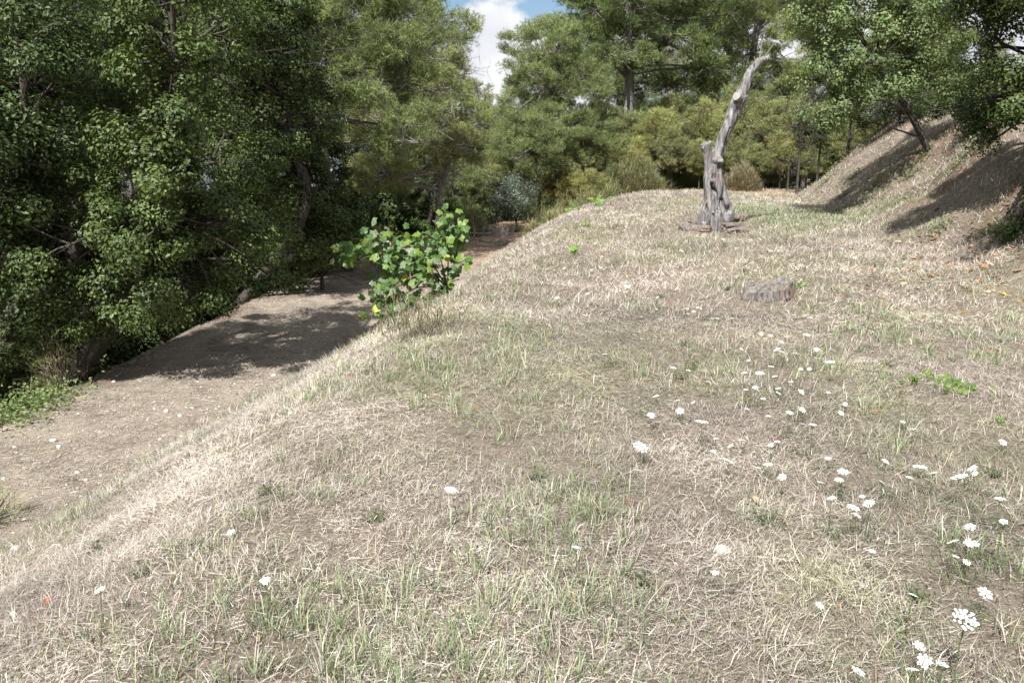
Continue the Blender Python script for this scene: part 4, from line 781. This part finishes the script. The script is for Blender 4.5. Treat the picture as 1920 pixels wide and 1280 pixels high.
# ------------------------------------------------------------------ grape vine on the bank
def vine_leaf_mesh(seed, mat):
    r = np.random.default_rng(seed); t = np.linspace(0, 2 * pi, 25)[:-1]
    rad_ = 0.5 * (0.90 + 0.10 * np.cos(5 * (t - pi / 2)) ) * (1 - 0.38 * np.exp(-((t - 1.5 * pi) / 0.28) ** 2)) * (1 + r.normal(0, .045, 24)) + 0.02 * np.cos(12 * t)
    x_, y_ = rad_ * np.cos(t), rad_ * np.sin(t); z_ = -0.35 * (x_ ** 2 + 0.7 * y_ ** 2) + 0.05 * np.sin(3 * t + r.random() * 6); c = np.array([[0, -0.16, 0.0]])
    hx_, hy_ = x_ * .5, y_ * .5 - .08; hz_ = -0.2 * (hx_ ** 2 + hy_ ** 2) + 0.02 * np.sin(5 * t)
    v = np.concatenate([c, np.stack([hx_, hy_, hz_], -1), np.stack([x_, y_, z_], -1)]); n = 24; f = []
    for i in range(n):
        j = (i + 1) % n; f += [(0, 1 + i, 1 + j), (1 + i, 1 + n + i, 1 + n + j), (1 + i, 1 + n + j, 1 + j)]
    return np_mesh('leaf', v, np.array(f), mats=[mat])
def plain_leaf(name, col, trans=0.35, col2=None):
    m, n, l = new_mat(name); out = N_(n, 'ShaderNodeOutputMaterial'); bs = N_(n, 'ShaderNodeBsdfPrincipled'); bs.inputs['Roughness'].default_value = 0.5
    t = N_(n, 'ShaderNodeTexCoord'); ns = N_(n, 'ShaderNodeTexNoise'); ns.inputs['Scale'].default_value = 5; ns.inputs['Detail'].default_value = 5
    rp = N_(n, 'ShaderNodeValToRGB'); c2 = col2 or tuple(c * 1.35 for c in col); rp.color_ramp.elements[0].position = .35; rp.color_ramp.elements[1].position = .65
    rp.color_ramp.elements[0].color = (*col, 1); rp.color_ramp.elements[1].color = (*c2, 1)
    tr = N_(n, 'ShaderNodeBsdfTranslucent'); mx = N_(n, 'ShaderNodeMixShader'); mx.inputs[0].default_value = trans
    mc = N_(n, 'ShaderNodeMix', data_type='RGBA', blend_type='MULTIPLY'); mc.inputs[0].default_value = 1; mc.inputs[7].default_value = (1.2, 1.25, 0.55, 1)
    l.new(t.outputs['Object'], ns.inputs['Vector']); l.new(ns.outputs['Fac'], rp.inputs['Fac']); l.new(rp.outputs['Color'], bs.inputs['Base Color']); l.new(rp.outputs['Color'], mc.inputs[6]); l.new(mc.outputs[2], tr.inputs['Color'])
    l.new(bs.outputs[0], mx.inputs[1]); l.new(tr.outputs[0], mx.inputs[2]); l.new(mx.outputs[0], out.inputs['Surface']); return m
VM = [plain_leaf('vine_leaf_green', (0.060, 0.118, 0.022)), plain_leaf('vine_leaf_bright', (0.130, 0.200, 0.034)), plain_leaf('vine_leaf_pale', (0.120, 0.165, 0.085), .25), plain_leaf('vine_leaf_yellow', (0.36, 0.36, 0.06))]
VL = [[vine_leaf_mesh(400 + 10 * k + i, m) for i in range(4)] for k, m in enumerate(VM)]
def off_bank(px, py, y):
    g = G(px, py)[0][1]
    return None if g < y - 1.3 else P(px, py, min(y, g - 0.12))
def put_leaf(root, base, p, size, r, kind, face=None):
    if p is None: return None
    o = ob('leaf', VL[kind][r.integers(4)], root, p - base); n = Vector(face if face is not None else (r.normal(0, .55), -0.75 + r.normal(0, .4), 0.75 + r.normal(0, .35))).normalized()
    o.rotation_euler = (Matrix.Rotation(0, 3, 'X') @ n.to_track_quat('Z', 'Y').to_matrix() @ Matrix.Rotation(r.random() * 6.28, 3, 'Z')).to_euler(); o.scale = [size] * 3; return o
r = np.random.default_rng(55); vb = gz(-1.05, 10.9, 0.02); vroot = empty('grape_vine', vb, 'leafy green grape vine sprawling out of the bank above the strip', 'vine')
VY = 10.9
canes = [[(842, 545), (800, 500), (760, 470), (700, 455), (650, 480)], [(842, 545), (800, 480), (760, 450), (720, 440), (690, 445)], [(842, 545), (840, 480), (838, 430), (830, 400)], [(842, 545), (855, 480), (862, 440), (868, 420)], [(842, 545), (790, 520), (740, 540), (695, 550)], [(842, 545), (780, 540), (735, 580), (722, 615)], [(842, 545), (800, 520), (770, 500), (740, 500)], [(842, 545), (820, 470), (790, 450)], [(842, 545), (850, 500), (866, 490), (880, 483)], [(842, 545), (810, 560), (770, 590), (755, 640)]]
pts_all = []
for k, c in enumerate(canes):
    y0 = np.linspace(0, r.uniform(-.5, .35), len(c)); w3 = [P(a, b, VY + d) - vb for (a, b), d in zip(c, y0)]; w3[0] = P(842, 548, VY + 0.1) - vb
    g0 = np.array([w3[0][0] + .1, w3[0][1] + .05, 0]); g0[2] = float(height(*(g0 + vb)[:2])) - vb[2] - .05
    pl = [g0] + w3; v, f = smooth_tube(pl, np.linspace(.014, .004, len(pl)), 5); ob('cane', np_mesh('cane', v, np.array(f), mats=[M_bark]), vroot)
    for i in range(1, len(w3)):
        for s in np.linspace(0, 1, 5)[1:]: pts_all.append(w3[i - 1] * (1 - s) + w3[i] * s + vb)
for p in pts_all:
    if r.random() < 0.9: put_leaf(vroot, vb, p + r.normal(0, .055, 3), r.uniform(.10, .165), r, int(r.choice([0, 0, 0, 1, 1, 2])))
for (px, py, sx, sy, m) in ((740, 470, 44, 26, 40), (810, 470, 34, 30, 46), (735, 530, 30, 26, 30), (790, 505, 38, 24, 34), (850, 450, 16, 26, 18), (720, 575, 22, 22, 14), (662, 472, 26, 14, 30), (835, 415, 18, 10, 8), (745, 560, 26, 18, 22), (762, 600, 13, 20, 18), (750, 640, 7, 12, 10)):
    for k in range(int(m * 1.5)): put_leaf(vroot, vb, off_bank(px + r.normal(0, sx * .75), py + r.normal(0, sy * .75), VY + r.normal(0, .2)), r.uniform(.08, .15), r, int(r.choice([0, 0, 0, 0, 1, 1, 2])))
for px, py, k in ((705, 578, 3), (836, 482, 3), (862, 440, 1), (690, 632, 3), (675, 632, 3), (758, 520, 3)): put_leaf(vroot, vb, off_bank(px, py, VY - .15 if py < 600 else 11.2), .14, r, k)
# twiggy tuft under the vine and shoots at the bank foot
p = G(775, 630)[0]; n = 500; th_ = r.random(n) * 6.28; bb = np.stack([r.normal(0, .18, n), r.normal(0, .16, n), np.abs(r.normal(0, .18, n))], -1)
g = blades(bb, th_, r.uniform(.4, 1.5, n), r.uniform(.1, .3, n), np.full(n, .005), r.uniform(0, 1.2, n), pick([(0.10, 0.085, 0.05), (0.17, 0.15, 0.085), (0.09, 0.11, 0.05), (0.24, 0.20, 0.12)], n), r=r)
rt = empty('weed_tuft', p, 'dark matted weeds hanging down the bank under the vine', 'weeds'); ob('blades', np_mesh('blades', g[0], g[1], g[2], [M_straw]), rt, kind='stuff')
# small creeping vine sprigs further along the bank
for px, py, w, m, lab in ((1085, 388, 12, 9, 'vine sprig with small leaves trailing over the far brow'), (1128, 374, 10, 9, 'vine sprig creeping by the far tussocks'), (1124, 390, 7, 8, 'leafy vine sprig lying on the far straw brow'), (1076, 478, 5, 5, 'small green sprig alone on the straw brow'), (1098, 427, 5, 3, 'tiny pale sprig in straw near the far brow')):
    b0 = G(px, py)[0]; rt = empty('vine_sprig', b0, lab, 'vine'); sc = b0[1] / FPX; st0 = []
    for k in range(m):
        q = b0 + [r.normal(0, w * sc), r.normal(0, .15), abs(r.normal(.08, .06))]; put_leaf(rt, b0, q, r.uniform(.10, .16), r, int(r.choice([0, 1, 1]))); st0.append(q - b0)
    st0 = np.array(st0); v, f = tubes(np.zeros_like(st0), st0, np.full(m, .004), np.full(m, .003), 4); ob('stem', np_mesh('stem', v, f, mats=[M_stem]), rt)

# ------------------------------------------------------------------ stones, pebbles, fallen leaves, twigs, weeds
def stone_mesh(seed, mat):
    r = np.random.default_rng(seed); n, m = 10, 6; V = [[0, 0, 1]]
    for i in range(1, m):
        a = pi * i / m
        for j in range(n): V.append([sin(a) * cos(2 * pi * j / n), sin(a) * sin(2 * pi * j / n), cos(a)])
    V.append([0, 0, -1]); V = np.array(V, float); V *= (1 + 0.55 * vnoise3(V * 1.3 + seed * 3.1))[:, None]; V *= [1, r.uniform(.65, .9), r.uniform(.4, .6)]
    f = [(0, 1 + j, 1 + (j + 1) % n) for j in range(n)]; L_ = len(V) - 1
    for i in range(m - 2):
        for j in range(n): a, b = 1 + i * n + j, 1 + i * n + (j + 1) % n; f += [(a, a + n, b + n), (a, b + n, b)]
    f += [(L_, 1 + (m - 2) * n + (j + 1) % n, 1 + (m - 2) * n + j) for j in range(n)]
    return np_mesh('stone', V, np.array(f), mats=[mat])
SMh = [stone_mesh(500 + i, M_stone) for i in range(5)]; STn = [stone_mesh(510 + i, M_tanstone) for i in range(3)]
STONES = []
def add_st(ox, oy, sc, items, k=0): STONES.extend([(ox + a / sc, oy + b / sc, w / sc, k) for a, b, w in items])
add_st(0, 400, 3, [(935, 1115, 32), (1012, 1140, 26), (1083, 1097, 22), (640, 950, 28), (655, 915, 16), (1757, 912, 20), (1540, 915, 32), (1215, 1100, 16), (399, 942, 16), (480, 1010, 14), (870, 1100, 14), (830, 1160, 14), (1130, 980, 14), (300, 1150, 14), (200, 1100, 14), (700, 1040, 12), (1640, 840, 14), (1320, 960, 14), (1430, 1000, 14), (560, 1230, 16), (1400, 1180, 14)])
add_st(0, 800, 2.667, [(270, 72, 36), (297, 103, 30), (386, 231, 24), (504, 247, 26), (429, 268, 18), (413, 390, 20), (125, 463, 22), (72, 104, 20), (65, 535, 20), (800, 65, 18), (905, 50, 18), (640, 150, 14), (230, 180, 14), (820, 45, 22)])
add_st(640, 560, 4.571, [(110, 515, 36), (48, 632, 34), (230, 255, 20), (330, 330, 20), (290, 470, 22), (200, 430, 18), (60, 460, 18), (330, 500, 16)])
UP = len(STONES)
add_st(0, 800, 2.667, [(1160, 540, 66), (80, 615, 60), (65, 938, 32), (285, 1045, 26)]); add_st(600, 800, 2.667, [(660, 328, 80)]); add_st(1140, 600, 1.882, [(407, 818, 60)])
add_st(0, 800, 2.667, [(480, 1012, 62), (475, 935, 38), (408, 968, 26)], 1)
sr = np.random.default_rng(91)
for i, (px, py, w, k) in enumerate(STONES):
    p, t = G(px, py); R = min(0.11, w / FPX * t * 0.55); top = i >= UP
    o = ob('stone', (STn if k else SMh)[i % (3 if k else 5)], None, p + [0, 0, R * (0.22 if top else 0.12)]); o.scale = (R, R, R); o.rotation_euler = (sr.normal(0, .15), sr.normal(0, .15), sr.random() * 6.28); o['category'] = 'stone'
    if k: o['label'] = 'tan stone bedded in straw on the near bank brow'; o['group'] = 'tan stones on the near bank'
    elif top: o['label'] = 'flat white limestone lump lying in the upper terrace straw'; o['group'] = 'white stones in the straw'
    else: o['label'] = 'larger pale stone on the earth strip' if w > 9 else 'small pale stone on the earth strip'; o['group'] = 'pale stones on the earth strip'
x, y = sample_plane(16000, 4, 26, 0.9); xb, xt, xo, xr = regions(x, y); k = (x < xt + .1) & (x > xo) & (rng.random(len(x)) < .55 + fbm(x, y, 3)); x, y = x[k], y[k]; n = len(x)
octv = np.array([[1, 0, 0], [0, 1, 0], [-1, 0, 0], [0, -1, 0], [0, 0, .6], [0, 0, -.4]]); octf = np.array([[0, 1, 4], [1, 2, 4], [2, 3, 4], [3, 0, 4], [1, 0, 5], [2, 1, 5], [3, 2, 5], [0, 3, 5]])
sz = rng.gamma(2.0, .0042, n).clip(.003, .03); an = rng.random(n) * 6.28; vv = octv[None] * (1 + rng.normal(0, .2, (n, 6, 1))); ca, sa = np.cos(an)[:, None], np.sin(an)[:, None]
vv = np.stack([vv[..., 0] * ca - vv[..., 1] * sa * .8, vv[..., 0] * sa + vv[..., 1] * ca * .8, vv[..., 2]], -1) * sz[:, None, None] + np.stack([x, y, height(x, y)], -1)[:, None]
ob('gravel', np_mesh('gravel', vv, (np.arange(n)[:, None, None] * 6 + octf).reshape(-1, 3), np.repeat(pick([(0.55, 0.51, 0.44), (0.40, 0.34, 0.27), (0.66, 0.63, 0.57), (0.33, 0.27, 0.21)], n), 6, 0), [leaf_mat('pebble', 0.0, 0.9, 0.1)]), kind='stuff', label='loose pale pebbles strewn over the earth strip', category='gravel')

FLM = [plain_leaf('brown_leaf', (0.15, 0.088, 0.052), .12), plain_leaf('orange_leaf', (0.31, 0.155, 0.075), .15), plain_leaf('pale_brown_leaf', (0.40, 0.30, 0.20), .15), plain_leaf('red_leaf', (0.33, 0.075, 0.04), .15), plain_leaf('yellow_leaf', (0.62, 0.40, 0.07), .2)]
def dry_leaf(seed, mat):
    r = np.random.default_rng(seed); u = np.linspace(-1, 1, 6); V = []
    for a in u:
        w = 0.42 * (1 - a * a) ** .6 * (1 + r.normal(0, .15)) + .03
        for b in (-1, 0, 1): V.append([a * .5, b * w, 0.25 * abs(b) * w + 0.22 * a * a + r.normal(0, .02)])
    f = []
    for i in range(5):
        for j in range(2): k = i * 3 + j; f += [(k, k + 3, k + 4), (k, k + 4, k + 1)]
    return np_mesh('fallen_leaf', np.array(V), np.array(f), mats=[mat])
DL = [[dry_leaf(600 + 10 * k + i, m) for i in range(3)] for k, m in enumerate(FLM)]
FALL = [(1640, 776, 20, 0), (1622, 772, 12, 1), (1452, 828, 16, 3), (1458, 838, 12, 0), (1742, 918, 12, 3), (1868, 660, 16, 3), (1855, 664, 10, 3), (1805, 590, 12, 4), (1848, 550, 18, 2), (1880, 554, 14, 4), (1910, 568, 12, 1), (1607, 1064, 14, 1), (1575, 1140, 12, 1), (90, 1130, 16, 3), (840, 762, 0, 0), (1712, 510, 12, 1), (1745, 520, 14, 1), (1810, 533, 12, 1), (1632, 510, 10, 3), (1700, 510, 10, 1), (1540, 495, 8, 1), (1862, 490, 10, 1), (1130, 965, 22, 0), (1178, 946, 22, 0), (1418, 945, 24, 2), (980, 510, 10, 1), (995, 508, 8, 1)]
fr2 = np.random.default_rng(66)
for k in range(150): FALL.append((float(1800 + fr2.normal(0, 85)), float(492 + fr2.normal(0, 34)), float(fr2.uniform(6, 13)), int(fr2.choice([0, 1, 1, 2, 0]))))
COLN = ['brown', 'orange-brown', 'pale tan', 'dark red', 'yellow']
for i, (px, py, w, k) in enumerate(FALL):
    if w == 0 or px > 1990: continue
    p, t = G(px, py); R = min(0.13, w / FPX * t); o = ob('fallen_leaf', DL[k][i % 3], None, p + [0, 0, .008 + R * .03]); o.scale = (R, R, R); o.rotation_euler = (fr2.normal(0, .3), fr2.normal(0, .3), fr2.random() * 6.28)
    far_ = i >= 27; o['category'] = 'leaf'; o['group'] = 'leaf litter at the bank foot' if far_ else 'single fallen leaves in the grass'
    o['label'] = f'{COLN[k]} dry leaf in the litter at the right bank foot' if far_ else f'{COLN[k]} curled dead leaf lying in the open grass' + (' beside wild carrot flowers' if 3.0 < p[1] < 5.5 else '')
for a, b, c, rr_, lab in (((1258, 1050), (1285, 1072), (1300, 1078), .006, 'short reddish-brown twig lying among dry straw'), ((1362, 1115), (1385, 1117), (1402, 1118), .005, 'straight brown stick lying flat in the straw'), ((1720, 530), (1770, 532), (1830, 525), .009, 'long pale bare twig at the right bank foot'), ((1860, 540), (1890, 528), (1915, 524), .009, 'pale twig on the leaf litter by the bank')):
    q = [G(*s)[0] + [0, 0, .015] for s in (a, b, c)]; v, f = smooth_tube([s - q[0] for s in q], [rr_, rr_ * .9, rr_ * .5], 6); ob('twig', np_mesh('twig', v, np.array(f), mats=[M_log if rr_ < .008 else M_twig]), None, q[0], label=lab, category='twig')
# fallen branches and a dead bush at the end of the strip
def branch(label, px, y, seed, L_=1.6):
    r = np.random.default_rng(seed); b0 = G(px, y)[0]; pts = [np.array([-L_ / 2, 0, .10]), np.array([-L_ / 6, r.normal(0, .1), .16]), np.array([L_ / 5, r.normal(0, .1), .14]), np.array([L_ / 2, r.normal(0, .15), .30])]
    rt = empty('fallen_branch', b0, label, 'branch', 'fallen branches on the strip'); v, f = smooth_tube(pts, [.03, .025, .02, .008], 6); ob('limb', np_mesh('limb', v, np.array(f), mats=[M_twig]), rt)
    for k in range(6):
        s = pts[r.integers(0, 3)] * .7 + pts[r.integers(1, 4)] * .3; e = s + [r.normal(0, .15), r.normal(0, .15), r.uniform(.15, .5)]; v, f = smooth_tube([s, (s + e) / 2 + r.normal(0, .03, 3), e], [.012, .009, .004], 5); ob('twig', np_mesh('twig', v, np.array(f), mats=[M_twig]), rt)
branch('bare grey fallen branch with upright twigs behind the vine', 895, 447, 1); branch('bleached fallen branch lying on orange earth past the vine', 925, 441, 2, 1.9); branch('curved grey branch lying nearest the vine on the strip', 905, 462, 3, 1.3)
def twig_bush(label, px, py, H, seed, m=90):
    r = np.random.default_rng(seed); b0 = G(px, py)[0]; a = r.random(m) * 6.28; s = r.normal(0, .04, (m, 3)) * [1, 1, 0]; e = s + np.stack([np.cos(a) * r.uniform(.1, .6, m), np.sin(a) * r.uniform(.1, .6, m), r.uniform(.25, 1, m) ** 1.5], -1) * H * r.uniform(.5, 1.1, (m, 1))
    e2 = np.repeat(e, 2, 0) * .8 + np.repeat(s, 2, 0) * .2; e3 = e2 + r.normal(0, .16, (2 * m, 3)) * H
    v, f = cat([tubes(s, e, np.full(m, .006), np.full(m, .002), 4), tubes(e2, e3, np.full(2 * m, .004), np.full(2 * m, .002), 3)]); rt = empty('dead_bush', b0, label, 'dead bush'); ob('twigs', np_mesh('twigs', v, f, mats=[M_twig]), rt, kind='stuff')
twig_bush('small leafless grey bush on the strip by the bank foot', 942, 462, .95, 5, 46); twig_bush('dry grey twigs on the strip just behind the vine', 700, 525, .45, 6, 60); twig_bush('bare twigs at the dark wood edge behind the vine', 655, 508, 0.9, 7)
# herbs
hm = leaf_mat('herb_leaf', .3, .5, .3)
def herb(label, px, py, Rm, n, cols, size, seed, H=.06, sep=False):
    r = np.random.default_rng(seed); b0 = G(px, py)[0]; rt = empty('herb', b0, label, 'plant', 'low herbs in the grass'); q = np.stack([r.normal(0, Rm * .5, n), r.normal(0, Rm * .5, n), r.uniform(.01, H, n)], -1)
    q[:, 2] += height(q[:, 0] + b0[0], q[:, 1] + b0[1]) - b0[2]
    c = np.array(cols)[r.integers(0, len(cols), n)] * (1 + r.normal(0, .15, (n, 1))); nr = r.normal(0, .45, (n, 3)) + [0, -.2, 1]
    if sep:
        for k in range(n):
            o = put_leaf(rt, b0, b0 + q[k], size * r.uniform(.8, 1.2), r, int(r.choice([0, 1, 1])), tuple(nr[k]))
    else:
        g = leaves(q, nr, size * r.uniform(.7, 1.2, n), size * .55, c, r); ob('leaves', np_mesh('leaves', g[0], g[1], g[2], [hm]), rt, kind='stuff')
    v, f = tubes(np.zeros((min(n, 24), 3)), q[:24], np.full(min(n, 24), .0016), np.full(min(n, 24), .0012), 3); ob('stems', np_mesh('stems', v, f, mats=[M_stem]), rt)
GC = [(0.13, 0.24, 0.05), (0.18, 0.30, 0.07), (0.09, 0.17, 0.04)]; DC = [(0.075, 0.10, 0.055), (0.10, 0.125, 0.07), (0.13, 0.15, 0.085)]
herb('bright green leafy creeper patch in dry grass, largest clump', 1800, 735, .19, 46, GC, .040, 1, sep=True); herb('bright green leafy clump beside the largest creeper patch', 1755, 715, .13, 26, GC, .038, 2, sep=True); herb('small green clump at the thin end of the creeper patch', 1718, 722, .09, 16, GC, .034, 3, sep=True)
herb('small bright herb right of the creeper patch', 1875, 798, .05, 30, GC, .025, 4); herb('green rosette beside the stump', 1503, 540, .10, 60, GC, .04, 5)
for i, (px, py) in enumerate([(1150, 688), (1275, 712), (1440, 985), (1205, 1100), (1285, 650), (1380, 530), (1395, 510), (1365, 545), (1300, 690), (1460, 745), (1665, 690), (1860, 895), (370, 835), (270, 1080), (180, 1035), (1720, 1130), (1640, 500), (1010, 900), (700, 980), (500, 930), (1655, 505), (1240, 560)]):
    herb(('dark little weed' if i % 2 else 'dull grey-green weed') + (' in straw near the bank brow' if px < 1000 else ' among wild carrots' if py > 600 else ' close to the stump'), px, py, .06, 30, DC, .022, 20 + i, H=.05)
for i, (px, py) in enumerate([(1560, 300), (1600, 335), (1655, 300), (1620, 270), (1702, 335), (1545, 345), (1762, 432), (1692, 384), (1800, 305), (1590, 290), (1640, 350), (1850, 440), (1725, 300), (1580, 372)]):
    herb('grey-green tuft of weeds on the right bank ' + ('below the leaning tree' if px < 1710 else 'in the shade of the dark oak'), px, py, .22, 90, [(0.12, 0.16, 0.08), (0.17, 0.20, 0.10), (0.20, 0.19, 0.11)], .06, 60 + i, H=.16)
# ruined stone pillar glimpsed between the pines
pb = gz(7.9, 31.4, .1); pr = empty('stone_pillar', pb, 'pinkish ruined stone pillar glimpsed behind the dead trunk', 'ruin'); ps = np.random.default_rng(12)
M_pst = noise_mat('pinkish_stone', [(0.30, 0.20, 0.16), (0.50, 0.40, 0.34)], (9, 9, 9)); BM = [stone_mesh(700 + i, M_pst) for i in range(4)]
for lv in range(13):
    for k in range(2):
        o = ob('stone', BM[(lv + k) % 4], pr, (-.2 + .4 * k + ps.normal(0, .03), ps.normal(0, .04), .1 + lv * .235)); o.scale = (.26, .3, .26); o.rotation_euler = (0, 0, ps.normal(0, .3))
